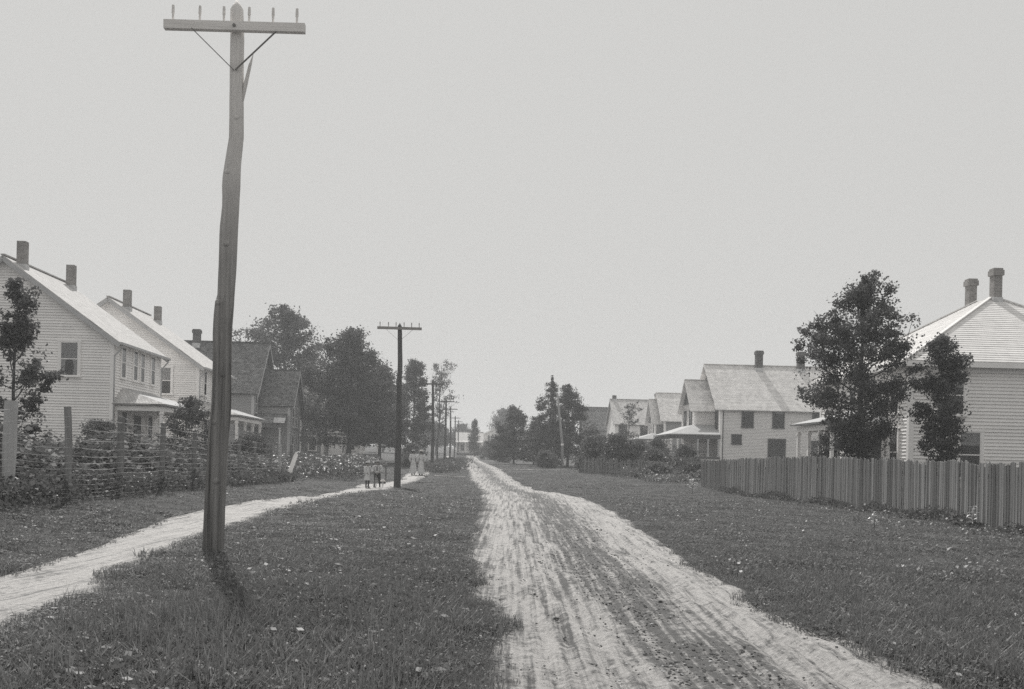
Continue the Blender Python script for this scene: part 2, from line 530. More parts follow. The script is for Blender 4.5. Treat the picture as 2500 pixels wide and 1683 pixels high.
def dirt_road(name, stops, pale, dark, bias_gain):
    m, N, L, p = new_mat(name)
    uv = N.new('ShaderNodeUVMap'); uv.uv_map = 'uv'
    sx = N.new('ShaderNodeSeparateXYZ'); L.new(uv.outputs[0], sx.inputs[0])
    tc = N.new('ShaderNodeTexCoord')
    bias = N.new('ShaderNodeValToRGB')
    el = bias.color_ramp.elements
    el[0].position, el[0].color = stops[0][0], g3(stops[0][1])
    el[1].position, el[1].color = stops[-1][0], g3(stops[-1][1])
    for a, b in stops[1:-1]:
        e = el.new(a); e.color = g3(b)
    # the tracks wander a little
    wv = N.new('ShaderNodeTexNoise'); wv.inputs['Scale'].default_value = .35; wv.inputs['Detail'].default_value = 2
    L.new(tc.outputs['Object'], wv.inputs[0])
    ad = N.new('ShaderNodeMath'); ad.operation = 'MULTIPLY_ADD'; ad.inputs[1].default_value = .10; ad.inputs[2].default_value = -.05
    L.new(wv.outputs[0], ad.inputs[0])
    a2 = N.new('ShaderNodeMath'); a2.operation = 'ADD'
    L.new(sx.outputs[0], a2.inputs[0]); L.new(ad.outputs[0], a2.inputs[1]); L.new(a2.outputs[0], bias.inputs[0])
    mp = N.new('ShaderNodeMapping'); mp.inputs['Scale'].default_value = (15, .28, 1)
    mp.inputs['Rotation'].default_value = (0, 0, R(2))
    L.new(tc.outputs['Object'], mp.inputs[0])
    n1 = N.new('ShaderNodeTexNoise'); n1.inputs['Scale'].default_value = 1; n1.inputs['Detail'].default_value = 7; n1.inputs['Roughness'].default_value = .65
    L.new(mp.outputs[0], n1.inputs[0])
    n2 = N.new('ShaderNodeTexNoise'); n2.inputs['Scale'].default_value = 8.5; n2.inputs['Detail'].default_value = 12; n2.inputs['Roughness'].default_value = .78
    L.new(tc.outputs['Object'], n2.inputs[0])
    n3 = N.new('ShaderNodeTexNoise'); n3.inputs['Scale'].default_value = .8; n3.inputs['Detail'].default_value = 3
    L.new(tc.outputs['Object'], n3.inputs[0])
    s1 = N.new('ShaderNodeMath'); s1.operation = 'MULTIPLY_ADD'; s1.inputs[1].default_value = 1.0
    s2 = N.new('ShaderNodeMath'); s2.operation = 'MULTIPLY_ADD'; s2.inputs[1].default_value = .95
    s3 = N.new('ShaderNodeMath'); s3.operation = 'MULTIPLY_ADD'; s3.inputs[1].default_value = .25
    s4 = N.new('ShaderNodeMath'); s4.operation = 'MULTIPLY_ADD'; s4.inputs[1].default_value = bias_gain; s4.inputs[2].default_value = 0
    L.new(bias.outputs[0], s4.inputs[0])
    L.new(n1.outputs[0], s1.inputs[0]); L.new(s4.outputs[0], s1.inputs[2])
    L.new(n2.outputs[0], s2.inputs[0]); L.new(s1.outputs[0], s2.inputs[2])
    L.new(n3.outputs[0], s3.inputs[0]); L.new(s2.outputs[0], s3.inputs[2])
    rp = N.new('ShaderNodeValToRGB')
    e = rp.color_ramp.elements
    e[0].position, e[0].color = .78, g3(pale, .025)
    e[1].position, e[1].color = .98, g3(dark, .01)
    k = e.new(.87); k.color = g3(pale * .72, .02)
    sub = N.new('ShaderNodeMath'); sub.operation = 'SUBTRACT'; sub.inputs[1].default_value = .30
    L.new(s3.outputs[0], sub.inputs[0]); L.new(sub.outputs[0], rp.inputs[0])
    n5 = N.new('ShaderNodeTexNoise'); n5.inputs['Scale'].default_value = 26; n5.inputs['Detail'].default_value = 6; n5.inputs['Roughness'].default_value = .7
    L.new(tc.outputs['Object'], n5.inputs[0])
    m5 = N.new('ShaderNodeMapRange'); m5.inputs[1].default_value = .32; m5.inputs[2].default_value = .68; m5.inputs[3].default_value = .72; m5.inputs[4].default_value = 1.3
    L.new(n5.outputs[0], m5.inputs[0])
    sc5 = N.new('ShaderNodeVectorMath'); sc5.operation = 'SCALE'
    L.new(rp.outputs[0], sc5.inputs[0]); L.new(m5.outputs[0], sc5.inputs['Scale'])
    L.new(sc5.outputs[0], p.inputs['Base Color'])
    bp = N.new('ShaderNodeBump'); bp.inputs['Strength'].default_value = .9; bp.inputs['Distance'].default_value = .05
    L.new(n2.outputs[0], bp.inputs['Height']); L.new(bp.outputs[0], p.inputs['Normal'])
    p.inputs['Roughness'].default_value = .95
    return m


M['road'] = dirt_road('sandy_wagon_road', [(0, .75), (.05, .35), (.12, .05), (.17, .0), (.22, .25), (.26, .05), (.33, .3), (.37, .12), (.44, .46), (.52, .58), (.60, .5), (.66, .36), (.72, .2), (.78, .02), (.95, .0), (1, .7)], .42, .13, .34)
M['path'] = dirt_road('sandy_footpath', [(0, .35), (.06, .05), (.15, 0), (.85, 0), (.93, .05), (1, .35)], .47, .2, .35)


def vnoise(x, y, f, seed):
    """smooth value noise in 0..1"""
    r = np.random.RandomState(seed); T = r.rand(64, 64)
    x = np.asarray(x) * f + 1000; y = np.asarray(y) * f + 1000
    xi, yi = np.floor(x).astype(int), np.floor(y).astype(int)
    fx, fy = x - xi, y - yi
    fx, fy = fx * fx * (3 - 2 * fx), fy * fy * (3 - 2 * fy)
    a, b = T[xi % 64, yi % 64], T[(xi + 1) % 64, yi % 64]
    c, d = T[xi % 64, (yi + 1) % 64], T[(xi + 1) % 64, (yi + 1) % 64]
    return (a * (1 - fx) + b * fx) * (1 - fy) + (c * (1 - fx) + d * fx) * fy


def strip_mesh(name, EL, ER, kl, kr, ys, cols, amp, lift, relief=None, over=.06):
    u = np.linspace(0, 1, cols)
    xl = strip_lim(EL, ys, kl, amp) - over; xr = strip_lim(ER, ys, kr, amp) + over
    X = xl[:, None] + (xr - xl)[:, None] * u[None, :]
    Y = np.repeat(ys[:, None], cols, 1)
    Z = ground_z(X, Y) + lift
    if relief is not None: Z = Z + relief(u[None, :], Y, X)
    Z[:, 0] -= .05; Z[:, -1] -= .05
    UV = np.stack([np.repeat(u[None, :], len(ys), 0), Y], -1)
    return grid_mesh(name, X, Y, Z, UV)


def ruts(u, y, x):
    z = 0 * y
    for c, d, w, k in ((.10, .018, .018, .4), (.16, .04, .022, 1.), (.21, .035, .018, 1.6), (.29, .025, .016, 2.), (.36, .022, .016, 3.), (.47, .016, .014, 3.6), (.64, .018, .016, 4.), (.71, .028, .018, 4.6), (.79, .04, .022, 5.), (.86, .022, .016, 2.5), (.92, .016, .016, 5.5)):
        cc = c + .012 * np.sin(y * .45 + k * 2) + .008 * np.sin(y * 1.3 + k)
        z = z - d * np.exp(-((u - cc) / w) ** 2) + .45 * d * np.exp(-((u - cc - 2.1 * w) / w) ** 2)
    z = z + .02 * np.sin(u * math.pi)
    z = z + .022 * (vnoise(x, y, 2.3, 51) - .5) + .018 * (vnoise(x, y, 6.1, 52) - .5) + .010 * (vnoise(x, y, 13.0, 53) - .5)
    return z


ys_r = np.concatenate([np.arange(-4, 4, .25), np.arange(4, 30, .06), np.arange(30, 70, .2), np.arange(70, 330, 1.)])
road = link('road', strip_mesh('road', RL, RR, 1, 2, ys_r, 60, .05, .0, ruts), M['road'])
tag(road, 'rutted pale sandy wagon road with dark worn middle', 'road', kind='structure')
ys_p = np.concatenate([np.arange(-4, 30, .12), np.arange(30, 80, .3), np.arange(80, 200, 1.5)])
path = link('footpath', strip_mesh('footpath', PL, PR, 3, 4, ys_p, 14, .03, .004,
            lambda u, y, x: -.02 * np.sin(u * math.pi) + .006 * np.sin(x * 9 + y * 3) * np.sin(y * 5)), M['path'])
tag(path, 'pale sandy footpath beside the utility poles', 'path', kind='structure')
for i, (x0, y0, x1, y1, hw) in enumerate(SIDE):
    xs = np.linspace(x0, x1, 16)[:, None]; w = np.linspace(-1, 1, 4)[None, :]
    yc = y0 + (y1 - y0) * (xs - x0) / (x1 - x0)
    X = xs + 0 * w; Yy = yc + hw * w * (1 + .25 * np.sin(xs * 3 + i))
    Zz = ground_z(X, Yy) + .03
    o = link('side_path', grid_mesh('side_path', X, Yy, Zz, np.stack([(w + 1) / 2 + 0 * xs, X], -1)), M['path'])
    tag(o, ['narrow pale track branching from the road to the right-hand yards', 'short bare crossing between footpath and road', 'far bare crossing between footpath and road'][i], 'path', kind='structure')


# ------------------------------------------------------------------ grass (instanced tufts)
rs = np.random.RandomState(5)


def blades_mesh(name, n, hmin, hmax, rad, w, lean, mat):
    V = []
    for _ in range(n):
        a = rs.uniform(0, 6.283); r = rad * math.sqrt(rs.rand())
        bx, by = r * math.cos(a), r * math.sin(a)
        h = rs.uniform(hmin, hmax); d = rs.uniform(0, 6.283); l = rs.uniform(.2, 1) * lean * h
        fx, fy = math.cos(d), math.sin(d); sx_, sy_ = -fy * w / 2, fx * w / 2
        p0 = (bx, by, -.02); p1 = (bx + fx * l * .35, by + fy * l * .35, h * .62); p2 = (bx + fx * l, by + fy * l, h)
        V.append([(p0[0] - sx_, p0[1] - sy_, p0[2]), (p0[0] + sx_, p0[1] + sy_, p0[2]), (p1[0] + sx_ * .8, p1[1] + sy_ * .8, p1[2]), (p1[0] - sx_ * .8, p1[1] - sy_ * .8, p1[2])])
        V.append([(p1[0] - sx_ * .8, p1[1] - sy_ * .8, p1[2]), (p1[0] + sx_ * .8, p1[1] + sy_ * .8, p1[2]), (p2[0] + sx_ * .1, p2[1] + sy_ * .1, p2[2]), (p2[0] - sx_ * .1, p2[1] - sy_ * .1, p2[2])])
    me = quads_mesh(name, np.array(V)); me.materials.append(mat)
    return bpy.data.objects.new(name, me)


def leaves_mesh(name, n, rad, h, size, tilt, mat, squash=.6):
    a = rs.uniform(0, 6.283, n); r = rad * np.sqrt(rs.rand(n))
    C = np.stack([r * np.cos(a), r * np.sin(a), h * (.25 + .75 * rs.rand(n)) * (1 - .5 * (r / rad) ** 2)], -1)
    me = quads_mesh(name, leaf_quads(C, size * rs.uniform(.6, 1.3, n), rs, up=tilt, squash=squash)); me.materials.append(mat)
    return bpy.data.objects.new(name, me)


def leaf_quads(C, size, rs, up=.5, squash=.6):
    n = len(C)
    nr = rs.normal(size=(n, 3)); nr /= np.linalg.norm(nr, axis=1)[:, None]
    nr = nr * (1 - up) + np.array([0, 0, 1.]) * up
    nr /= np.linalg.norm(nr, axis=1)[:, None]
    t = rs.normal(size=(n, 3))
    a = np.cross(nr, t); a /= np.linalg.norm(a, axis=1)[:, None]
    b = np.cross(nr, a)
    s = np.asarray(size)[:, None] / 2
    return np.stack([C + a * s, C + b * s * squash - a * s * .1, C - a * s, C - b * s * squash - a * s * .1], 1)


tuft_col = bpy.data.collections.new('grass_tufts')
tufts = [blades_mesh('tuft', 40, .04, .11, .16, .008, .9, M['grass']),
         blades_mesh('tuft', 34, .05, .15, .16, .009, 1.1, M['grass']),
         leaves_mesh('tuft', 70, .18, .07, .026, .6, M['clover'], .85),
         leaves_mesh('tuft', 55, .17, .11, .034, .45, M['clover'], .6),
         leaves_mesh('tuft', 14, .12, .11, .055, .5, M['weed'], .5),
         blades_mesh('tuft', 14, .18, .34, .10, .006, .5, M['grass'])]
for i, o in enumerate(tufts):
    o.name = 'tuft_%d' % i
    tuft_col.objects.link(o)


def scatter_object(name, pts, scl, rot, idx, coll, label, cat):
    me = bpy.data.meshes.new(name)
    me.vertices.add(len(pts)); me.vertices.foreach_set('co', np.asarray(pts, np.float32).ravel())
    scl = np.asarray(scl, np.float32)
    if scl.ndim == 1: scl = np.repeat(scl[:, None], 3, 1)
    at = me.attributes.new('scl', 'FLOAT_VECTOR', 'POINT'); at.data.foreach_set('vector', scl.ravel())
    for nm, ty, arr in (('rz', 'FLOAT', rot), ('idx', 'INT', idx)):
        at = me.attributes.new(nm, ty, 'POINT')
        at.data.foreach_set('value', np.asarray(arr))
    me.update()
    ob = link(name, me)
    ng = bpy.data.node_groups.new(name, 'GeometryNodeTree')
    ng.interface.new_socket('Geometry', in_out='INPUT', socket_type='NodeSocketGeometry')
    ng.interface.new_socket('Geometry', in_out='OUTPUT', socket_type='NodeSocketGeometry')
    N, L = ng.nodes, ng.links
    gi, go = N.new('NodeGroupInput'), N.new('NodeGroupOutput')
    iop = N.new('GeometryNodeInstanceOnPoints')
    ci = N.new('GeometryNodeCollectionInfo')
    ci.inputs['Collection'].default_value = coll
    ci.inputs['Separate Children'].default_value = True
    ci.inputs['Reset Children'].default_value = True

    def attr(nm, ty):
        n = N.new('GeometryNodeInputNamedAttribute'); n.data_type = ty; n.inputs[0].default_value = nm
        return n.outputs[0]
    cx = N.new('ShaderNodeCombineXYZ')
    L.new(attr('rz', 'FLOAT'), cx.inputs[2])
    L.new(gi.outputs[0], iop.inputs['Points'])
    L.new(ci.outputs[0], iop.inputs['Instance'])
    iop.inputs['Pick Instance'].default_value = True
    L.new(attr('idx', 'INT'), iop.inputs['Instance Index'])
    L.new(cx.outputs[0], iop.inputs['Rotation'])
    L.new(attr('scl', 'FLOAT_VECTOR'), iop.inputs['Scale'])
    L.new(iop.outputs[0], go.inputs[0])
    md = ob.modifiers.new('scatter', 'NODES'); md.node_group = ng
    tag(ob, label, cat, kind='stuff')
    return ob


def grass_points():
    X, Y = [], []
    D0 = 150.
    for ya, yb in ((3, 6), (6, 9), (9, 13), (13, 19), (19, 27), (27, 38), (38, 55), (55, 80), (80, 120)):
        ym = (ya + yb) / 2
        d = D0 * min(1, (8 / ym)) ** 1.55
        x0, x1 = -.66 * yb - 1.5, .62 * yb + 1.5
        x0, x1 = max(x0, -24), min(x1, 28)
        n = int(d * (yb - ya) * (x1 - x0))
        X.append(rs.uniform(x0, x1, n)); Y.append(rs.uniform(ya, yb, n))
    return np.concatenate(X), np.concatenate(Y)


X, Y = grass_points()
keep = ~(road_mask(X, Y, -.02) | path_mask(X, Y, -.02) | side_mask(X, Y, -.1))
# a few stray tufts creep into the road and its worn middle
frac = (X - strip_lim(RL, Y, 1)) / (strip_lim(RR, Y, 2) - strip_lim(RL, Y, 1))
edge = np.minimum(np.abs(frac), np.abs(1 - frac))
stray = road_mask(X, Y) & (edge < .07) & (rs.rand(len(X)) < .22)
keep |= stray
X, Y, stray = X[keep], Y[keep], stray[keep]
Z = ground_z(X, Y) - .005
n = len(X)
clump = vnoise(X, Y, .55, 1)
kind = rs.choice(6, n, p=[.36, .16, .22, .15, .07, .04])
wet = clump > .62
kind[wet & (rs.rand(n) < .5)] = 3
lush = vnoise(X, Y, 1.3, 2)
sc_ = (.55 + .75 * lush) * rs.uniform(.75, 1.25, n)
sc_ = np.where(stray, sc_ * .45, sc_)
nearroad = np.minimum(np.abs(X - strip_lim(RL, Y, 1)), np.abs(X - strip_lim(RR, Y, 2))) < .35
sc_ = np.where(nearroad, sc_ * .7, sc_)
grow = 1 + np.clip(Y - 9, 0, 200) / 38
low = np.interp(Y, [0, 9, 18, 40, 130], [.95, .9, .55, .42, .6])
low = np.where((X > strip_lim(PR, Y, 4)) & (X < strip_lim(PR, Y, 4) + .5), low * .55, low)
low = np.where((X < strip_lim(PL, Y, 3)) & (X > strip_lim(PL, Y, 3) - 2.5), low * .7, low)
scatter_object('grass', np.stack([X, Y, Z], -1), np.stack([sc_ * grow, sc_ * grow, sc_ * low], -1), rs.uniform(0, 6.283, n), kind.astype(np.int32), tuft_col,
               'dark uncut grass and clover covering the verges', 'grass')

# clods and horse-trodden dirt on the road
clod_col = bpy.data.collections.new('clods')
M['clod'] = mottled('dirt_clod', .07, .16, 12, rough=1, bump=.6)
M['pebble'] = mottled('pale_pebble', .38, .5, 12, rough=.9)
for i in range(4):
    bm = bmesh.new(); bmesh.ops.create_icosphere(bm, subdivisions=1, radius=.5)
    for v in bm.verts: v.co = Vector((v.co.x * 1.2, v.co.y, v.co.z * .55)) * rs.uniform(.7, 1.3)
    me = bpy.data.meshes.new('clod'); bm.to_mesh(me); bm.free()
    me.materials.append(M['clod'] if i < 3 else M['pebble'])
    o = bpy.data.objects.new('clod_%d' % i, me); clod_col.objects.link(o)
n = 9000
Y = 4.5 + 40 * rs.rand(n) ** 1.7
f = np.where(rs.rand(n) < .55, np.clip(rs.normal(.54, .12, n), .02, .98), rs.rand(n))
xl, xr = strip_lim(RL, Y, 1), strip_lim(RR, Y, 2)
X = xl + (xr - xl) * f
ok = vnoise(X, Y, 1.6, 7) + .25 * (np.abs(f - .54) < .15) > .55
X, Y, f = X[ok], Y[ok], f[ok]
Z = ground_z(X, Y) + ruts(f, Y, X) + .002
scatter_object('road_clods', np.stack([X, Y, Z], -1), rs.uniform(.006, .022, len(X)) * np.where(rs.rand(len(X)) < .03, 2.0, 1), rs.uniform(0, 6, len(X)),
               rs.choice(4, len(X), p=[.3, .3, .25, .15]).astype(np.int32), clod_col, 'small clods and litter strewn on the sandy road', 'dirt')

# ------------------------------------------------------------------ houses
class House:
    def __init__(s, name, label, x, y, z, cat='house', group=None, yaw=YAW):
        s.e = empty(name, (x, y, z), yaw, label, cat, group)
        s.z = z

    # every height below is absolute; the empty stands at height s.z
    def frame(s, b, face):
        x0, x1, y0, y1 = b
        return {'S': ((x0, y0), (1, 0), (0, -1), x1 - x0), 'E': ((x1, y0), (0, 1), (1, 0), y1 - y0),
                'N': ((x1, y1), (-1, 0), (0, 1), x1 - x0), 'W': ((x0, y1), (0, -1), (-1, 0), y1 - y0)}[face]

    def pt(s, fr, a, z, out):
        o, d, n, _ = fr
        return (o[0] + d[0] * a + n[0] * out, o[1] + d[1] * a + n[1] * out, z - s.z)

    def core(s, b, z0, zw, zr=None, axis='x', mat='white'):
        x0, x1, y0, y1 = b
        m = MB()
        a = [(x0, y0), (x1, y0), (x1, y1), (x0, y1)]
        lo = [(x, y, z0 - s.z) for x, y in a]; hi = [(x, y, zw - s.z) for x, y in a]
        for i in range(4):
            j = (i + 1) % 4
            m.poly([lo[i], lo[j], hi[j], hi[i]])
        if zr:
            if axis == 'x':
                ym = (y0 + y1) / 2; A, B = (x0, ym, zr - s.z), (x1, ym, zr - s.z)
                m.poly([hi[1], hi[2], B]); m.poly([hi[3], hi[0], A]); m.poly([hi[0], hi[1], B, A]); m.poly([hi[2], hi[3], A, B])
            else:
                xm = (x0 + x1) / 2; A, B = (xm, y0, zr - s.z), (xm, y1, zr - s.z)
                m.poly([hi[0], hi[1], A]); m.poly([hi[2], hi[3], B]); m.poly([hi[1], hi[2], B, A]); m.poly([hi[3], hi[0], A, B])
        else:
            m.poly(hi)
        m.box(x0 - .015, x1 + .015, y0 - .015, y1 + .015, z0 - s.z - .9, z0 - s.z)
        s.wall = m.build('wall', M[mat], s.e)

    def siding(s, b, face, z0, zw, zr=None, e=.14, mat='white_board', sep=False, name='clapboard', wall=None):
        fr = s.frame(b, face); Ln = fr[3]
        flat = None
        J = MB()

        def board(m, a0, a1, c0, c1, z):
            q = []
            for out in (-.004,):
                pass
            P = lambda a, zz, o: s.pt(fr, a, zz, o)
            m.hexa([P(a0, z, .055), P(a1, z, .055), P(a1, z, .001), P(a0, z, .001), P(c0, z + e, .003), P(c1, z + e, .003), P(c1, z + e, .001), P(c0, z + e, .001)])
        z = z0; first = None
        while z < (zr or zw) - e * .6:
            if z + e <= zw + 1e-3 or not zr:
                if z + e > zw + .02: break
                if sep:
                    if flat is None:
                        m = MB(); board(m, 0, Ln, 0, Ln, z); flat = m.mesh(name); flat.materials.append(M[mat]); first = z
                    link(name, flat, None, s.e, (0, 0, z - first))
                else:
                    board(J, 0, Ln, 0, Ln, z)
            else:
                def span(zz):
                    h = Ln / 2 * max(0, min(1, (zr - zz) / (zr - zw)))
                    return Ln / 2 - h, Ln / 2 + h
                a = span(z); c = span(z + e)
                if c[1] - c[0] > .15:
                    m = MB() if sep else J
                    board(m, a[0], a[1], c[0], c[1], z)
                    if sep: m.build(name, M[mat], s.e)
            z += e
        if not sep and J.v:
            J.build('siding', M[mat], s.e)

    def corners(s, b, z0, zw, mat='white', w=.12, which='SW SE NE NW'):
        x0, x1, y0, y1 = b
        for c in which.split():
            cx = x0 if 'W' in c else x1; cy = y0 if 'S' in c else y1
            sx = 1 if 'W' in c else -1; sy = 1 if 'S' in c else -1
            m = MB()
            m.box(min(cx - sx * .065, cx + sx * w), max(cx - sx * .065, cx + sx * w), min(cy - sy * .065, cy + sy * w), max(cy - sy * .065, cy + sy * w), z0 - s.z, zw - s.z)
            m.build('corner_board', M[mat], s.e)

    def window(s, b, face, a, zb, w, h, trim='white', blind=0.0, curtains=False, sill=True, meet=True, cas=.12, muntin=False, shutters=None):
        fr = s.frame(b, face)
        P = lambda aa, zz, o: s.pt(fr, aa, zz, o + .014)

        def bx(m, a0, a1, z0, z1, o0, o1):
            m.hexa([P(a0, z0, o1), P(a1, z0, o1), P(a1, z0, o0), P(a0, z0, o0), P(a0, z1, o1), P(a1, z1, o1), P(a1, z1, o0), P(a0, z1, o0)])
        l, r = a - w / 2, a + w / 2
        m = MB()
        bx(m, l - cas, l, zb, zb + h, .003, .095); bx(m, r, r + cas, zb, zb + h, .003, .095)
        bx(m, l - cas - .03, r + cas + .03, zb + h, zb + h + cas, .003, .105)
        wn_ = m.build('window', M[trim], s.e)
        m = MB(); bx(m, l, r, zb, zb + h, .005, .048); m.build('room_shade_plate', M['room_shade'], wn_)  # dark plate, not an opening: the room's shade put into its colour
        if sill:
            m = MB(); bx(m, l - cas - .04, r + cas + .04, zb - .07, zb - .001, .003, .15); m.build('sill', M[trim], wn_)
        zm = zb + h * .5
        sm = M['white'] if trim != 'trim_dark' else M['trim_dark']
        t = .045
        for z0, z1, o in ((zb, zm + .02, .062), (zm - .02, zb + h, .068)) if meet else ((zb, zb + h, .062),):
            m = MB()
            bx(m, l, l + t, z0, z1, o, o + .014); bx(m, r - t, r, z0, z1, o, o + .014)
            bx(m, l + t, r - t, z0, z0 + t, o, o + .014); bx(m, l + t, r - t, z1 - t, z1, o, o + .014)
            if muntin: bx(m, a - .012, a + .012, z0 + t, z1 - t, o, o + .014)
            m.build('sash', sm, wn_)
            m = MB(); m.poly([P(l + t, z0 + t, o + .006), P(r - t, z0 + t, o + .006), P(r - t, z1 - t, o + .006), P(l + t, z1 - t, o + .006)])
            m.build('pane', M['glass'], wn_)
        if blind:
            m = MB(); bx(m, l + .02, r - .02, zb + h * (1 - blind), zb + h - .02, .0495, .052); m.build('blind', M['blind'], wn_)
        if curtains:
            for sgn in (-1, 1):
                m = MB(); e0 = l if sgn < 0 else r
                pts = [(e0 - sgn * .02, zb + h * .52), (e0 - sgn * w * .33, zb + h * .52), (e0 - sgn * w * .24, zb + h * .25), (e0 - sgn * w * .3, zb + .03), (e0 - sgn * .02, zb + .03)]
                if sgn > 0: pts = pts[::-1]
                m.poly([P(q[0], q[1], .056) for q in pts]); m.build('curtain', M['curtain'], wn_)
        if shutters:
            for e0 in (l - cas - .02, r + cas + .02):
                a0, a1 = (e0 - w * .42, e0) if e0 < a else (e0, e0 + w * .42)
                m = MB(); bx(m, a0, a1, zb - .05, zb + h + .05, .044, .08); m.build('shutter', M[shutters], wn_)
        return wn_

    def slope(s, pts, mat, th=.10, course=0.0, sep=False, name='roof', parent=None, rough=.0):
        """pts: eave-left, eave-right, then ridge points, counter-clockwise from outside; absolute heights"""
        P = [Vector((p[0], p[1], p[2] - s.z)) for p in pts]
        n = (P[1] - P[0]).cross(P[2] - P[0]).normalized()
        u = (P[1] - P[0]).normalized(); v = n.cross(u)
        uvf = lambda q: ((q - P[0]).dot(u), (q - P[0]).dot(v))
        low = [q - n * th for q in P]
        m = MB()
        top = [q - n * (.03 if course else 0) for q in P]
        m.poly(top, [uvf(q) for q in P])
        m.poly(low[::-1], [uvf(q) for q in low[::-1]])
        for i in range(len(P)):
            j = (i + 1) % len(P)
            m.poly([low[i], low[j], top[j], top[i]], [(0, 0), (.1, 0), (.1, .1), (0, .1)])
        ro = m.build(name, M[mat], parent or s.e)
        if course:
            vmax = max(uvf(q)[1] for q in P)

            def cut(vv):
                xs = []
                for i in range(len(P)):
                    a, b = P[i], P[(i + 1) % len(P)]
                    va, vb = uvf(a)[1], uvf(b)[1]
                    if abs(va - vb) < 1e-6: continue
                    t = (vv - va) / (vb - va)
                    if -1e-6 <= t <= 1 + 1e-6: xs.append(uvf(a + (b - a) * t)[0])
                return (min(xs), max(xs)) if len(xs) > 1 else None
            k = 0; J = MB(); rr = random.Random(3)
            while k * course < vmax - .02:
                v0, v1 = k * course, min((k + 1) * course, vmax - 1e-4)
                c0, c1 = cut(v0 + 1e-4), cut(v1)
                k += 1
                if not c0 or not c1: continue
                m = MB() if sep else J
                lift = (.003 if sep else .012) + rr.uniform(0, .006)
                q = lambda a, vv, o: P[0] + u * a + v * vv + n * o
                A, B, C, D = q(c0[0], v0, lift), q(c0[1], v0, lift), q(c1[1], v1, -.012), q(c1[0], v1, -.012)
                m.poly([A, B, C, D], [uvf(x) for x in (A, B, C, D)])
                A2, B2 = A - n * .035, B - n * .035
                m.poly([A2, B2, B, A], [(0, 0), (.1, 0), (.1, .02), (0, .02)])
                if sep: m.build('shingle_course', M['roof_board'], ro)
            if not sep and J.v: J.build('shingle_courses', M[mat], ro)
        return ro

    def gable_roof(s, b, zw, zr, axis, mat, oe=.35, orr=.3, th=.11, course=0.0, rake=None, cap=True, ends='both'):
        x0, x1, y0, y1 = b
        if axis == 'x':
            yc = (y0 + y1) / 2; k = (zr - zw) / (yc - y0)
            ze = zw - oe * k
            L_, R_ = x0 - orr, x1 + orr
            l = .06
            s.slope([(L_, y0 - oe, ze + l), (R_, y0 - oe, ze + l), (R_, yc, zr + l), (L_, yc, zr + l)], mat, th, course)
            s.slope([(R_, y1 + oe, ze + l), (L_, y1 + oe, ze + l), (L_, yc, zr + l), (R_, yc, zr + l)], mat, th, course)
            ridge = [(L_, yc, zr), (R_, yc, zr)]
            rk = [(xx, sg) for xx, sg in ((L_, -1), (R_, 1))]
            rakes = [((xx, y0 - oe, ze), (xx, yc, zr)) for xx, _ in rk] + [((xx, y1 + oe, ze), (xx, yc, zr)) for xx, _ in rk]
        else:
            xc = (x0 + x1) / 2; k = (zr - zw) / (xc - x0)
            ze = zw - oe * k
            A, B = y0 - orr, y1 + orr
            l = .06
            s.slope([(x1 + oe, A, ze + l), (x1 + oe, B, ze + l), (xc, B, zr + l), (xc, A, zr + l)], mat, th, course)
            s.slope([(x0 - oe, B, ze + l), (x0 - oe, A, ze + l), (xc, A, zr + l), (xc, B, zr + l)], mat, th, course)
            ridge = [(xc, A, zr), (xc, B, zr)]
            rakes = [((x1 + oe, yy, ze), (xc, yy, zr)) for yy in (A, B)] + [((x0 - oe, yy, ze), (xc, yy, zr)) for yy in (A, B)]
        if cap:
            m = MB(); m.beam((ridge[0][0], ridge[0][1], zr + .09 - s.z), (ridge[1][0], ridge[1][1], zr + .09 - s.z), .22, .06); m.build('ridge_cap', M[mat], s.e)
        if rake:
            for a, c in rakes:
                m = MB()
                m.beam((a[0], a[1], a[2] - .13 - s.z), (c[0], c[1], c[2] - .13 - s.z), .05, .20); m.build('rake_board', M[rake], s.e)
        return ze

    def chimney(s, x, y, zb, zt, w=.55, d=.5, mat='brick', cap=True, flash=True):
        m = MB()
        m.box(x - w / 2, x + w / 2, y - d / 2, y + d / 2, zb - s.z, zt - s.z)
        c = m.build('chimney', M[mat], s.e)
        if cap:
            m = MB()
            m.box(x - w / 2 - .06, x + w / 2 + .06, y - d / 2 - .06, y + d / 2 + .06, zt - .32 - s.z, zt - .07 - s.z)
            m.box(x - w / 2 - .02, x + w / 2 + .02, y - d / 2 - .02, y + d / 2 + .02, zt - .07 - s.z, zt + .02 - s.z)
            m.build('corbel', M[mat], c)
        if flash:
            m = MB(); m.box(x - w / 2 - .03, x + w / 2 + .03, y - d / 2 - .03, y + d / 2 + .03, flash - s.z - .3, flash - s.z + .16); m.build('flashing', M['mortar'], c)
        return c

    def post(s, x, y, z0, z1, mat='white', w=.14, par=None):
        m = MB()
        m.box(x - w / 2, x + w / 2, y - w / 2, y + w / 2, z0 - s.z, z1 - s.z)
        m.box(x - w * .75, x + w * .75, y - w * .75, y + w * .75, z1 - .16 - s.z, z1 - .08 - s.z)
        m.box(x - w * .72, x + w * .72, y - w * .72, y + w * .72, z0 - s.z, z0 + .14 - s.z)
        return m.build('porch_post', M[mat], par or s.e)

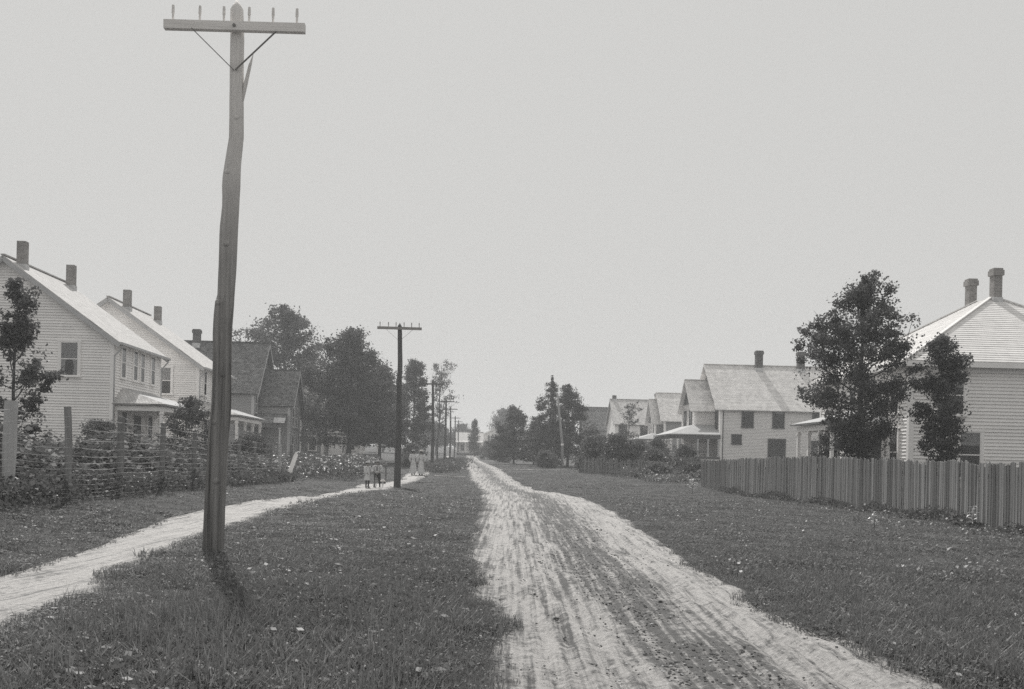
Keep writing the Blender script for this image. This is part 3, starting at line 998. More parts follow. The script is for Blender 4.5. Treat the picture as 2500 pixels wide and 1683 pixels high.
    def shed_porch(s, b, side, z0, ze, zt, hip=1.1, mat='tin', posts=4, pmat='white', course=0.0, rail=False, beam='white', end_course=None):
        """b: footprint; side 'E' or 'W' is the outer edge; hipped at both ends"""
        x0, x1, y0, y1 = b
        ov = .25
        if side == 'E':
            xi, xo = x0, x1; xe = x1 + ov
            near = [(xi, y0 - ov, ze), (xe, y0 - ov, ze), (xi, y0 + hip, zt)]
            main = [(xe, y0 - ov, ze), (xe, y1 + ov, ze), (xi, y1 - hip, zt), (xi, y0 + hip, zt)]
            far = [(xe, y1 + ov, ze), (xi, y1 + ov, ze), (xi, y1 - hip, zt)]
        else:
            xi, xo = x1, x0; xe = x0 - ov
            near = [(xe, y0 - ov, ze), (xi, y0 - ov, ze), (xi, y0 + hip, zt)]
            main = [(xe, y1 + ov, ze), (xe, y0 - ov, ze), (xi, y0 + hip, zt), (xi, y1 - hip, zt)]
            far = [(xi, y1 + ov, ze), (xe, y1 + ov, ze), (xi, y1 - hip, zt)]
        s.slope(near, end_course or mat, .09, name='porch_roof'); s.slope(main, mat, .09, name='porch_roof'); s.slope(far, mat, .09, name='porch_roof')
        zb = ze - .06
        m = MB(); xa = xo - .08 if side == 'E' else xo + .08
        m.box(xa - .08, xa + .08, y0, y1, zb - .30 - s.z, zb - .07 - s.z)
        for yy in (y0 + .08, y1 - .08):
            if side == 'E': m.box(xi, xa - .081, yy - .08, yy + .08, zb - .298 - s.z, zb - .068 - s.z)
            else: m.box(xa + .081, xi, yy - .08, yy + .08, zb - .298 - s.z, zb - .068 - s.z)
        m.build('porch_beam', M[beam], s.e)
        m = MB(); m.box(min(xi, xo), max(xi, xo), y0, y1, z0 - .14 - s.z, z0 - s.z); m.build('porch_floor', M['grey_paint'], s.e)
        m = MB(); m.box(min(xi, xo) + .05, max(xi, xo) - .05, y0 + .05, y1 - .05, z0 - 1.2 - s.z, z0 - .141 - s.z); m.build('porch_base', M['stone'], s.e)
        for k in range(posts):
            s.post(xa, y0 + .1 + (y1 - y0 - .2) * k / (posts - 1), z0, zb - .3, pmat)
        s.post(xi + (.1 if side == 'E' else -.1), y0 + .1, z0, zb - .3, pmat, .1)
        if rail:
            m = MB(); m.box(xa - .03, xa + .03, y0 + .2, y1 - .2, z0 + .75 - s.z, z0 + .82 - s.z)
            m.build('railing', M[pmat], s.e)

    def strip(s, name, a, b_, w, h, mat):
        m = MB(); m.beam((a[0], a[1], a[2] - s.z), (b_[0], b_[1], b_[2] - s.z), w, h); return m.build(name, M[mat], s.e)


def farmhouse_left(label, x, y, wid, dep, zw, zr, g, ch, win_blind, curtains, group):
    """gable end towards the camera, ridge along the street, porch on the street side"""
    h = House('gabled_house', label, x, y, g, group=group)
    b = (-wid, 0, 0, dep)
    h.core(b, g, zw, zr, 'y', 'white')
    h.siding(b, 'S', g + .4, zw, zr, e=.14, sep=True)
    h.siding(b, 'E', g + .4, zw, None, e=.14, sep=True)
    h.corners(b, g, zw, 'white')
    ze = h.gable_roof(b, zw, zr, 'y', 'shingle_pale', oe=.42, orr=.32, rake='trim_grey')
    # frieze board under the rake, and gutter with downspouts
    h.strip('frieze', (0, -.07, zw - .10), (-wid / 2, -.07, zr - .26), .05, .17, 'white')
    h.strip('frieze', (-wid, -.07, zw - .10), (-wid / 2, -.07, zr - .26), .05, .17, 'white')
    h.strip('gutter', (.49, -.32, ze + .0), (.49, dep + .32, ze + .0), .12, .11, 'trim_grey')
    for yy in (.02, dep + .1):
        m = MB(); m.tube([(.47, yy, ze - .05 - g), (.44, yy, ze - .2 - g), (.1, yy - .05, ze - .62 - g), (.09, yy - .05, ze - .9 - g), (.09, yy - .05, .4)], .045, 6)
        m.build('downspout', M['trim_grey'], h.e, smooth=True)
    wx = wid - 2.15
    h.window(b, 'S', wx, zw - 2.0, .9, 1.72, blind=win_blind, curtains=curtains)
    h.window(b, 'S', wid * .36, zw - 2.0, .9, 1.72, blind=.4, curtains=True)
    for yy in (1.35, 3.2, 4.35, 6.15):
        h.window(b, 'E', yy * dep / 7.6, zw - 1.95, .62, 1.62, blind=.5, cas=.09)
    for yy in (1.6, 5.8): h.window(b, 'E', yy * dep / 7.6, g + 1.2, .8, 1.6)
    m = MB(); fr = h.frame(b, 'E')
    m.box(.06, .10, 3.2, 4.15, .55, 2.65); dr = m.build('door', M['dark_paint'], h.e)
    m = MB(); m.box(.105, .14, 3.28, 3.33, 1.5, 1.6); m.build('handle', M['iron'], dr)
    for cx, cy, zt in ch:
        k = (zr - zw) / (wid / 2)
        zf = zr - abs(cx + wid / 2) * k
        h.chimney(cx, cy, zf - .8, zt, .44, .40, 'brick', cap=False, flash=zf)
    h.shed_porch((0.03, 2.5, .15, dep - .2), 'E', g + .55, g + 3.15, g + 4.0, hip=1.15, mat='tin', posts=4, end_course='shingle_mid')
    return h


g1 = gz(-20.4, 50)
print('g L1', g1)
farmhouse_left('large white clapboard house at the left edge with a roller-blind gable window', -20.4, 50, 10.9, 7.5, 7.15, 11.08, .68,
               [(-4.95, .75, 12.05), (-4.95, 6.9, 12.05)], .48, True, 'white gabled houses on the left')
farmhouse_left('second white clapboard house from the left, behind a leafy bush', -20.2, 63, 11.4, 7.6, 7.12, 11.15, .75,
               [(-4.9, .9, 11.85), (-4.9, 7.1, 11.75)], .52, False, 'white gabled houses on the left')


def ell_house(name, label, x, y, g, sgn, main, zw, zr, wing, wzw, wzr, wallm, trim, roofm, boards, rooft=0.0, group=None, ch=(), chm='brick_dark', gm=None, porchm='tin', porch=True):
    """ridge across the street; a lower wing carries on towards the street (sgn +1: street lies to +x)"""
    h = House(name, label, x, y, g, group=group)
    mw, md = main; ww, y0, y1 = wing
    b = (-mw, 0, 0, md) if sgn > 0 else (0, mw, 0, md)
    wb = (0, ww, y0, y1) if sgn > 0 else (-ww, 0, y0, y1)
    street, back = ('E', 'W') if sgn > 0 else ('W', 'E')
    h.core(b, g, zw, zr, 'x', wallm); h.core(wb, g, wzw, wzr, 'x', wallm)
    if boards:
        h.siding(b, 'S', g + .4, zw, None, e=boards, mat=wallm)
        h.siding(wb, 'S', g + .4, wzw, None, e=boards, mat=wallm)
        h.siding(b, street, g + .4, zw, zr, e=boards, mat=wallm)
        h.siding(wb, street, g + .4, wzw, wzr, e=boards, mat=wallm)
    h.corners(b, g, zw, trim, .16); h.corners(wb, g, wzw, trim, .16, 'SE NE' if sgn > 0 else 'SW NW')
    h.gable_roof(b, zw, zr, 'x', roofm, oe=.4, orr=.5, rake=gm, course=rooft)
    h.gable_roof(wb, wzw, wzr, 'x', roofm, oe=.35, orr=.45 if sgn > 0 else .45, rake=gm, course=rooft)
    for cx, cy, zt in ch:
        k = (zr - zw) / (md / 2); zf = zr - abs(cy - md / 2) * k
        h.chimney(cx, cy, zf - .8, zt, .6, .55, chm, True, flash=zf)
    return h, b, wb


# ---- left, third: dark shingled ell house
h, b, wb = ell_house('shingled_house', 'dark shingle-roofed grey house behind the near utility pole', -22.2, 84, .75, 1, (9, 8), 6.95, 11.35, (2.8, 1.5, 6.5), 6.0, 8.95,
                     'grey_paint', 'trim_grey', 'shingle_dark', .13, .155, ch=[(-5.9, 3.7, 12.4)], chm='brick_dark', gm='trim_grey')
h.window(b, 'E', .75, 5.0, .55, 1.6, trim='trim_grey', cas=.12)
h.window(wb, 'E', 1.4, 3.9, .7, 1.7, trim='trim_grey'); h.window(wb, 'E', 3.2, 3.9, .7, 1.7, trim='trim_grey')
h.window(wb, 'E', 1.4, 1.5, .7, 1.7, trim='trim_grey'); h.window(wb, 'E', 3.2, 1.5, .7, 1.7, trim='trim_grey')
h.window(b, 'S', 3.0, 4.6, .9, 1.6, trim='trim_grey'); h.window(b, 'S', 3.0, 1.6, .9, 1.6, trim='trim_grey')
h.slope([(-1.2, -1.3, 4.1), (2.9, -1.3, 4.1), (2.6, 1.48, 5.0), (-1.2, 1.48, 5.0)], 'shingle_dark', .1, name='porch_roof')
h.strip('porch_beam', (-1.1, -1.1, 3.85), (2.7, -1.1, 3.85), .16, .25, 'dark_paint')
for px_ in (-1.0, .8, 2.5): h.post(px_, -1.1, 1.2, 3.75, 'trim_grey', .13)
m = MB(); m.box(-1.2, 2.7, -1.3, 1.4, .2, .45); m.build('porch_floor', M['grey_paint'], h.e)

# ---- left, further houses glimpsed beneath the trees
h, b, wb = ell_house('gabled_house', 'grey house half hidden by trees beyond the shingled house', -23.3, 108, 1.0, 1, (8, 7.5), 6.9, 10.6, (2.2, 1.5, 6), 6.0, 8.6,
                     'grey_paint', 'white', 'shingle_mid', 0, group='houses under the left trees')
for a in (1.2, 3.3): h.window(wb, 'E', a, 2.0, .8, 1.6); h.window(wb, 'E', a, 4.6, .8, 1.2)
h.window(wb, 'S', 1.1, 2.0, .8, 1.6); h.window(b, 'S', 6.5, 2.0, .8, 1.6)
h.shed_porch((2.2, 4.4, 1.6, 6), 'E', 1.6, 4.0, 4.9, mat='shingle_mid', posts=3)
h, b, wb = ell_house('gabled_house', 'white house with slender porch posts glimpsed under the left trees', -22.6, 130, 1.3, 1, (8, 7.5), 7.0, 10.8, (2.4, 1.5, 6), 6.2, 8.9,
                     'white', 'white', 'shingle_mid', 0, group='houses under the left trees')
for a in (1.2, 3.3): h.window(wb, 'E', a, 2.3, .8, 1.6)
h.window(wb, 'S', 1.2, 2.3, .8, 1.6); h.window(b, 'S', 6.0, 2.3, .8, 1.6)
h.shed_porch((2.4, 4.6, 1.6, 6), 'E', 1.9, 4.3, 5.2, mat='tin', posts=4)

# ---- right, nearest: white hip-roofed house
G1 = .55
h = House('hip_roofed_house', 'white clapboard house with hip roof and two tall chimneys behind the board fence', 16.55, 41, G1)
b = (0, 12.2, 0, 10.4)
h.core(b, G1, 5.85, None, mat='white')
h.siding(b, 'S', G1 + .35, 5.85, e=.145, sep=True); h.siding(b, 'W', G1 + .35, 5.85, e=.145, sep=True)
h.corners(b, G1, 5.85, 'white', .15, 'SW NW SE')
o = .42; ze = 5.83; A1, A2 = (6.1, 5.0, 9.5), (6.1, 6.4, 9.5)
h.slope([(-o, -o, ze), (12.2 + o, -o, ze), A1], 'shingle_pale', .12, course=.2, sep=True)
h.slope([(-o, 10.4 + o, ze), (-o, -o, ze), A1, A2], 'shingle_pale', .12, course=.2, sep=True)
h.slope([(12.2 + o, -o, ze), (12.2 + o, 10.4 + o, ze), A2, A1], 'shingle_pale', .12)
h.slope([(12.2 + o, 10.4 + o, ze), (-o, 10.4 + o, ze), A2], 'shingle_pale', .12)
for a, c in (((-o, -o, ze), A1), ((12.2 + o, -o, ze), A1), ((-o, 10.4 + o, ze), A2)):
    h.strip('hip_cap', (a[0], a[1], a[2] + .04), (c[0], c[1], c[2] + .04), .16, .05, 'roof_board')
h.strip('eave_fascia', (-o, -o - .03, ze - .15), (12.2 + o, -o - .03, ze - .15), .05, .22, 'white')
h.strip('eave_fascia', (-o - .03, -o, ze - .15), (-o - .03, 10.4 + o, ze - .15), .05, .22, 'white')
m = MB(); m.box(-o, 12.2 + o, -o, -.03, ze - .15 - G1, ze - .09 - G1); m.box(-o, -.03, -.029, 10.4 + o, ze - .15 - G1, ze - .09 - G1); m.build('soffit', M['trim_grey'], h.e)
h.strip('frieze', (0, -.07, 5.52), (12.2, -.07, 5.52), .05, .26, 'white')
h.chimney(6.12, 4.75, 8.6, 10.75, .40, .40, 'brick', True, flash=9.25)
h.chimney(6.3, 7.4, 8.6, 10.75, .40, .40, 'brick', True, flash=8.95)
for a in (2.55, 7.5):
    h.window(b, 'S', a - .75, 3.62, .92, 1.62, blind=.3)
    h.window(b, 'S', a, .98, .92, 1.95, blind=.3)
for a in (1.35,):
    h.window(b, 'W', 10.4 - a, 3.7, .8, 1.5, blind=.4); h.window(b, 'W', 10.4 - a, 1.1, .8, 1.85, blind=.3)
h.window(b, 'W', 10.4 - 6.0, 3.7, .8, 1.5); h.window(b, 'W', 10.4 - 4.2, 1.1, .8, 1.85)
m = MB(); m.box(-.10, -.06, 2.6, 3.5, .55, 2.6); m.build('door', M['dark_paint'], h.e)
h.shed_porch((-2.5, -.04, 2.2, 6.8), 'W', 1.05, 3.35, 4.1, hip=1.0, mat='tin', posts=4)

# ---- right, second: cream house with dark window frames
G2 = 1.1
h, b, wb = ell_house('gabled_house', 'cream house with dark window frames and two corbelled chimneys beyond the fence end', 17.95, 85, G2, -1, (12.5, 9), 6.4, 10.4, (1.8, 2, 7), 6.35, 8.95,
                     'cream', 'white', 'shingle_light', .125, .15, ch=[(4.45, 4.1, 11.75), (8.3, 4.1, 11.75)], chm='brick_dark')
h.strip('dark_corner_trim', (.22, -.05, G2 + .4), (.22, -.05, 6.3), .16, .04, 'trim_dark')
for xx in (17.95,): pass
for a, bl in ((2.35, .15), (5.05, .2), (8.55, 0), (11.2, 0)): h.window(b, 'S', a, 4.68, .85, 1.5, trim='trim_dark', cas=.1, blind=bl)
h.window(b, 'S', 1.42, 3.2, .72, .75, trim='trim_dark', meet=False, cas=.08)
h.window(b, 'S', 4.95, 2.05, 1.35, 1.55, trim='trim_dark', cas=.1, muntin=True); h.window(b, 'S', 8.5, 2.0, .85, 1.5, trim='trim_dark', cas=.1)
h.window(wb, 'W', 1.4, 4.6, .6, 1.5, trim='trim_dark'); h.window(wb, 'W', 3.6, 4.6, .6, 1.5, trim='trim_dark')
h.window(b, 'W', 7.9, 4.6, .6, 1.5, trim='trim_dark')
# dark triangles over the gable peaks
for bb, z0_, z1_, xx in ((b, 6.9, 10.2, -.05), (wb, 6.8, 8.8, -1.85)):
    yc = (bb[2] + bb[3]) / 2; hw = (bb[3] - bb[2]) / 2
    zb_ = 6.4
    m = MB(); f0 = lambda z_: hw * ((10.4 if bb is b else 8.95) - z_) / ((10.4 if bb is b else 8.95) - zb_) - .05
    m.poly([(xx - .02, yc + f0(z0_), z0_ - G2), (xx - .02, yc - f0(z0_), z0_ - G2), (xx - .02, yc, z1_ - G2)]); m.build('gable_peak', M['dark_paint'], h.e)
# porch wrapping the corner
s1 = [(-4.5, -.4, 3.95), (-.04, -.4, 3.95), (-.04, 1.97, 4.85), (-1.84, 1.97, 4.85)]
s2 = [(-4.5, 7.2, 3.95), (-4.5, -.4, 3.95), (-1.84, 1.97, 4.85), (-1.84, 7.2, 4.85)]
h.slope(s1, 'tin', .1, name='porch_roof'); h.slope(s2, 'tin', .1, name='porch_roof')
h.strip('porch_beam', (-4.3, -.22, 3.7), (-.05, -.22, 3.7), .16, .3, 'dark_paint'); h.strip('porch_beam', (-4.3, -.1, 3.7), (-4.3, 7, 3.7), .16, .3, 'dark_paint')
m = MB(); m.box(-4.4, -1.85, -.3, 7.1, .75, .92); m.box(-1.849, -.04, -.3, 1.97, .75, .92); m.build('porch_floor', M['dark_paint'], h.e)
m = MB(); m.box(-4.3, -1.9, -.2, 7.0, .25, .745); m.box(-1.899, -.05, -.2, 1.9, .25, .745); m.build('porch_skirt', M['white'], h.e)
for q in (-.15, .75, 1.65, 3.2, 4.8, 6.8): h.post(-4.3, q, 2.0, 3.56, 'white', .16)
for q in (-3.75, -2.0, -1.1, -.2): h.post(q, -.2, 2.0, 3.56, 'white' if q < -3 else 'trim_grey', .14)
h.strip('railing', (-3.7, -.2, 2.45), (-.2, -.2, 2.45), .06, .22, 'dark_paint')
m = MB()
for k in range(4): m.box(-2.9, -1.7, -.6 - k * .28, -.32 - k * .28, .1 - k * .15, .72 - k * .18)
m.build('steps', M['grey_paint'], h.e)

# ---- right, third, fourth, fifth
h, b, wb = ell_house('gabled_house', 'grey-fronted house with pale roof just beyond the cream house', 17.75, 115, 1.3, -1, (10, 6.5), 6.65, 9.8, (.9, 1.2, 5.4), 6.4, 9.0,
                     'grey_paint', 'white', 'shingle_light', 0, rooft=.16, group='houses on the far right of the road')
h.window(b, 'S', 4, 4.6, .9, 1.5); h.window(wb, 'W', 1.3, 4.6, .6, 1.5); h.window(wb, 'W', 2.8, 4.6, .6, 1.5)
h.shed_porch((-3.2, -.95, -.8, 5.5), 'W', 1.9, 4.2, 4.95, mat='tin', posts=3)
h.slope([(-3.4, -1.0, 4.2), (0.2, -1.0, 4.2), (0.2, 1.15, 4.9), (-.9, 1.15, 4.9)], 'tin', .09, name='porch_roof')
h = House('gabled_house', 'white two-storey house with chimneys at both ends of a pale roof', 14.2, 136, 1.5, group='houses on the far right of the road')
b = (0, 8.5, 0, 8)
h.core(b, 1.5, 6.95, 10.35, 'x', 'white'); h.corners(b, 1.5, 6.95, 'white')
h.gable_roof(b, 6.95, 10.35, 'x', 'shingle_mid', oe=.4, orr=.3, rake='trim_grey')
h.chimney(.35, 4, 9.6, 10.95, .55, .5, 'brick_dark', False, flash=10.3); h.chimney(6.4, 3.6, 9.2, 11.3, .6, .55, 'brick_dark', True, flash=10.0)
for a in (1.05, 4.05, 7.0): h.window(b, 'S', a, 4.9, .95, 1.75, trim='trim_dark', cas=.1); h.window(b, 'S', a, 1.9, .95, 1.75, trim='trim_dark', cas=.1)
h = House('gabled_house', 'small house with mottled dark shingle roof right of the pointed tree', 11.6, 156, 1.6, group='houses on the far right of the road')
b = (0, 7, 0, 7)
h.core(b, 1.6, 6.7, 10.25, 'x', 'grey_paint'); h.corners(b, 1.6, 6.7, 'trim_grey')
h.gable_roof(b, 6.7, 10.25, 'x', 'shingle_dark', oe=.35, orr=.3, course=.2)
for a in (1.8, 5.0): h.window(b, 'S', a, 4.3, .9, 1.5, trim='trim_grey')

# ---- end of the street
h = House('gabled_cottage', 'small pale cottage with front porch at the end of the street', -11.6, 205, 2.6, group='houses at the end of the street')
b = (0, 5.2, 0, 7)
h.core(b, 2.6, 5.2, 7.2, 'x', 'white'); h.corners(b, 2.6, 5.2)
h.gable_roof(b, 5.2, 7.2, 'x', 'shingle_pale', oe=.3, orr=.3)
h.slope([(-.2, -2.0, 5.0), (5.4, -2.0, 5.0), (5.4, -.32, 5.35), (-.2, -.32, 5.35)], 'shingle_mid', .1, name='porch_roof')
for q in (0, 1.8, 3.5, 5.2): h.post(q, -1.8, 2.9, 4.85, 'white', .16)
m = MB(); m.box(-.1, 5.3, -2, -.02, .1, .3); m.build('porch_floor', M['trim_grey'], h.e)
h.window(b, 'S', 3.6, 3.2, .9, 1.4, trim='white'); h.window(b, 'S', 1.2, 3.2, .8, 1.4, trim='white')
h = House('gabled_house', 'white house with dark shutters at the end of the street', -6.3, 212, 2.8, group='houses at the end of the street')
b = (0, 7.0, 0, 8)
h.core(b, 2.8, 7.0, 8.9, 'y', 'white'); h.corners(b, 2.8, 7.0)
h.gable_roof(b, 7.0, 8.9, 'y', 'shingle_mid', oe=.35, orr=.3, rake='white')
for a in (1.9, 4.2): h.window(b, 'S', a, 5.4, .8, 1.3, shutters='trim_dark'); h.window(b, 'S', a, 3.2, .8, 1.3, shutters='trim_dark')
b = (-3.2, -.01, 2, 7)
h.core(b, 2.8, 6.4, 7.4, 'x', 'white'); h.gable_roof(b, 6.4, 7.4, 'x', 'shingle_mid', oe=.25, orr=.2)
h.window(b, 'S', 1.4, 4.6, .7, 1.2)

# ------------------------------------------------------------------ utility poles
def utility_pole(label, x, y, prof, arm_z, arm_len, mat, roll=0.0, pins=True, braces=True, nring=12, splinter=None, cone=True):
    """prof: (z, x, r) with absolute x"""
    g = gz(x, y)
    e = empty('utility_pole', (x, y, g), YAW, label, 'utility pole', 'utility poles along the footpath')
    m = MB(); rr = random.Random(int(y * 10))
    rings = []
    prof = sorted(prof)
    zz = np.linspace(prof[0][0], prof[-1][0], 60 if y < 20 else 24)
    cx = np.interp(zz, [p_[0] for p_ in prof], [p_[1] - x for p_ in prof]); rad = np.interp(zz, [p_[0] for p_ in prof], [p_[2] for p_ in prof])
    n = 20 if y < 20 else 12
    off = [rr.uniform(-.035, .035) for _ in range(n)]
    idx = []
    for i, z in enumerate(zz):
        idx.append(len(m.v))
        for k in range(n):
            t = 2 * math.pi * k / n
            q = rad[i] * (1 + off[k] + rr.uniform(-.012, .012))
            m.v.append((cx[i] + q * math.cos(t), q * math.sin(t), z - g))
    for i in range(len(zz) - 1):
        for k in range(n):
            k2 = (k + 1) % n
            m.f.append((idx[i] + k, idx[i] + k2, idx[i + 1] + k2, idx[i + 1] + k)); m.uv += [(0, 0)] * 4
    if cone:
        m.v.append((cx[-1], 0, zz[-1] - g + .16)); t = len(m.v) - 1
        for k in range(n): m.f.append((idx[-1] + k, idx[-1] + (k + 1) % n, t)); m.uv += [(0, 0)] * 3
    sh = m.build('shaft', M[mat], e, smooth=True)
    ax = float(np.interp(arm_z, zz, cx)); ar = float(np.interp(arm_z, zz, rad))
    if arm_len:
        m = MB(); yy = -ar - .04
        dz = math.tan(roll) * arm_len / 2
        a = Vector((ax - arm_len / 2, yy, arm_z - g + dz)); b = Vector((ax + arm_len / 2, yy, arm_z - g - dz))
        m.beam(a, b, .085, .115)
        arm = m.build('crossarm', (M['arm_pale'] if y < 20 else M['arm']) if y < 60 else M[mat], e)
        if pins:
            for f in (.06, .25, .42, .60, .77, .94):
                q = a + (b - a) * f
                m = MB(); m.tube([q + Vector((0, 0, .05)), q + Vector((0, 0, .15)), q + Vector((0, 0, .16)), q + Vector((0, 0, .26))], [.016, .016, .022, .018], 6)
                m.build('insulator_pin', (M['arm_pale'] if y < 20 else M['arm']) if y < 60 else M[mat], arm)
        if braces:
            for sg in (-1, 1):
                m = MB(); m.beam((ax + sg * arm_len * .30, yy - .05, arm_z - g - .06), (ax + sg * .01, -ar - .02, arm_z - g - .56), .008, .035, up=(0, -1, 0.01))
                m.build('brace', M['iron'], e)
    if arm_len:
        m = MB(); m.tube([(ax, -ar - .1, arm_z - g), (ax, -ar - .075, arm_z - g)], .022, 8); m.build('bolt', M['iron'], e)
    return e


P1 = [(7.21, -3.775, 0.085), (6.8, -3.76, 0.09), (6.47, -3.76, 0.09), (5.5, -3.745, 0.095), (5.17, -3.785, 0.105), (4.93, -3.8, 0.12), (4.62, -3.8, 0.11), (4.28, -3.82, 0.12), (3.8, -3.825, 0.115), (3.4, -3.84, 0.11), (3.31, -3.855, 0.125), (2.98, -3.875, 0.125), (2.46, -3.87, 0.12), (1.92, -3.87, 0.13), (1.58, -3.895, 0.135), (0.71, -3.925, 0.135), (0.01, -3.94, 0.14), (-.5, -3.94, .15)]
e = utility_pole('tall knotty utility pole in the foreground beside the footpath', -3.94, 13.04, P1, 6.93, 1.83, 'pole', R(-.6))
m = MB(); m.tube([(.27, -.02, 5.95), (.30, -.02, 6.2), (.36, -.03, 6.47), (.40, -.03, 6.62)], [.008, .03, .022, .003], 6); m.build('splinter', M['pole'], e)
for kz, kx, kr in ((4.08, .115, .045), (3.30, .02, .05), (2.35, .11, .035), (1.72, .0, .04), (5.02, .10, .04), (5.75, .21, .03), (.95, .06, .045)):
    pr_ = float(np.interp(kz, [q_[0] for q_ in sorted(P1)], [q_[2] for q_ in sorted(P1)])); pc_ = float(np.interp(kz, [q_[0] for q_ in sorted(P1)], [q_[1] for q_ in sorted(P1)])) + 3.94
    dx = max(-.6, min(.6, (kx - pc_) / pr_)); yy = -pr_ * math.sqrt(1 - dx * dx)
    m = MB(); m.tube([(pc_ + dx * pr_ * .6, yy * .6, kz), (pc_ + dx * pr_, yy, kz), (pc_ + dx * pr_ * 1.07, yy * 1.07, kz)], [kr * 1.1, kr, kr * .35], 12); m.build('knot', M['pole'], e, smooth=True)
P2 = [(7.15, -5.08, 0.09), (7.04, -5.07, 0.1), (6.55, -5.06, 0.1), (5.28, -5.02, 0.11), (4.83, -5.05, 0.115), (3.48, -5.035, 0.125), (2.02, -5.035, 0.135), (0.76, -5.045, 0.15), (0.0, -5.045, 0.16), (-.5, -5.045, .16)]
utility_pole('second utility pole, with crossarm and V braces, next to the children', -5.05, 43.4, P2, 7.04, 1.95, 'pole_far', R(.2))
names = ['third utility pole, rising in front of a thin tall tree', 'fourth utility pole, clear of the trees beside the road', 'fifth utility pole along the footpath', 'sixth utility pole, a thin mast far down the street', 'seventh utility pole, very small in the distance', 'farthest utility pole, next to the end cottage']
for i, (yy, hgt) in enumerate(((80, 7.0), (114, 7.2), (138, 7.3), (170, 6.9), (204, 6.9), (240, 6.6))):
    xx = -3.94 - .0385 * (yy - 13)
    g = gz(xx, yy)
    prof = [(g - .5, xx, .15), (g + 3, xx + .05, .125), (g + hgt + .25, xx + .06 * math.sin(yy), .09)]
    utility_pole(names[i], xx, yy, prof, g + hgt, 1.95 if i < 3 else 1.8, 'pole_far', 0, pins=i < 2, braces=i < 2)
# pale leaning pole on the right-hand verge
g = gz(5.1, 100)
e = empty('leaning_pole', (5.1, 100, g), 0, 'pale leaning pole without crossarm in front of the pointed tree', 'utility pole')
m = MB(); m.tube([(.02, 0, -.5), (-.02, 0, 2.4), (-.3, 0, 4.8), (-.62, 0, 7.6)], [.14, .13, .115, .09], 10); m.build('shaft', M['pole_pale'], e, smooth=True)
m = MB(); m.tube([(-.02, -.005, 2.3), (-.03, -.005, 2.5)], [.145, .145], 10); m.build('band', M['white'], e)

# ------------------------------------------------------------------ close-board fence on the right
FP = [(10.35, 15.5), (10.6, 21), (10.85, 28), (10.75, 34), (10.35, 41), (10.05, 46.2)]
FP2 = [(10.08, 46.35), (10.3, 53.5)]


def walk(pts, step):
    out = []; rest = 0.0
    for (xa, ya), (xb, yb) in zip(pts[:-1], pts[1:]):
        L_ = math.hypot(xb - xa, yb - ya); d = rest
        while d < L_:
            t = d / L_; out.append((xa + (xb - xa) * t, ya + (yb - ya) * t, math.atan2(yb - ya, xb - xa))); d += step
        rest = d - L_
    return out


def paling_mesh(w, h, th, seed):
    r_ = random.Random(seed); m = MB()
    a, b_, c = r_.uniform(-.006, .006), r_.uniform(-.02, .02), r_.uniform(-.02, .02)
    m.hexa([(-w / 2, -th / 2, 0), (w / 2, -th / 2, 0), (w / 2, th / 2, 0), (-w / 2, th / 2, 0),
            (-w / 2 + a, -th / 2, h + b_), (w / 2 + a, -th / 2, h + c), (w / 2 + a, th / 2, h + c), (-w / 2 + a, th / 2, h + b_)])
    return m.mesh('paling')


def board_fence(label, pts, mat, top, step, w):
    bx_, by_ = pts[0]
    g = gz(bx_, by_)
    e = empty('board_fence', (bx_, by_, g), 0, label, 'fence', 'close-board fence')
    meshes = []
    for k in range(8):
        me = paling_mesh(w, 1.0, .022, k); me.materials.append(M[mat]); meshes.append(me)
    r_ = random.Random(4); W = walk(pts, step)
    for i, (x, y, a) in enumerate(W):
        o = link('paling', meshes[r_.randrange(8)], None, e)
        gg = gz(x, y); zt = top(y) + .02 * math.sin(i * .21) + r_.uniform(-.04, .03) - (.09 if r_.random() < .04 else 0)
        o.location = (x - bx_ + r_.uniform(-.006, .006), y - by_, gg - .12 - g)
        o.scale = (r_.uniform(.72, .97), 1, zt - gg + .12)
        o.rotation_euler = (r_.uniform(-.008, .008), r_.uniform(-.012, .012), a + math.pi + r_.uniform(-.05, .05))
    for zf in (.42, 1.22):
        for (xa, ya), (xb, yb) in zip(pts[:-1], pts[1:]):
            m = MB(); ga, gb = gz(xa, ya) - g, gz(xb, yb) - g
            m.beam((xa - bx_ + .05, ya - by_, ga + zf), (xb - bx_ + .05, yb - by_, gb + zf), .05, .09); m.build('rail', M['post'], e)
    for x, y, a in walk(pts, 2.6):
        m = MB(); gg = gz(x, y) - g; m.box(x - bx_ + .09, x - bx_ + .19, y - by_ - .05, y - by_ + .05, gg - .4, gg + 1.4); m.build('fence_post', M['post'], e)


board_fence('weathered close-board fence running along the right-hand verge', FP, 'paling', lambda y: np.interp(y, [15, 21, 28, 34, 41, 46], [1.46, 1.47, 1.56, 1.68, 1.64, 1.58]), .127, .122)
board_fence('darker end return of the close-board fence', FP2, 'paling_shaded', lambda y: 1.56 - (y - 46) * .002, .16, .155)

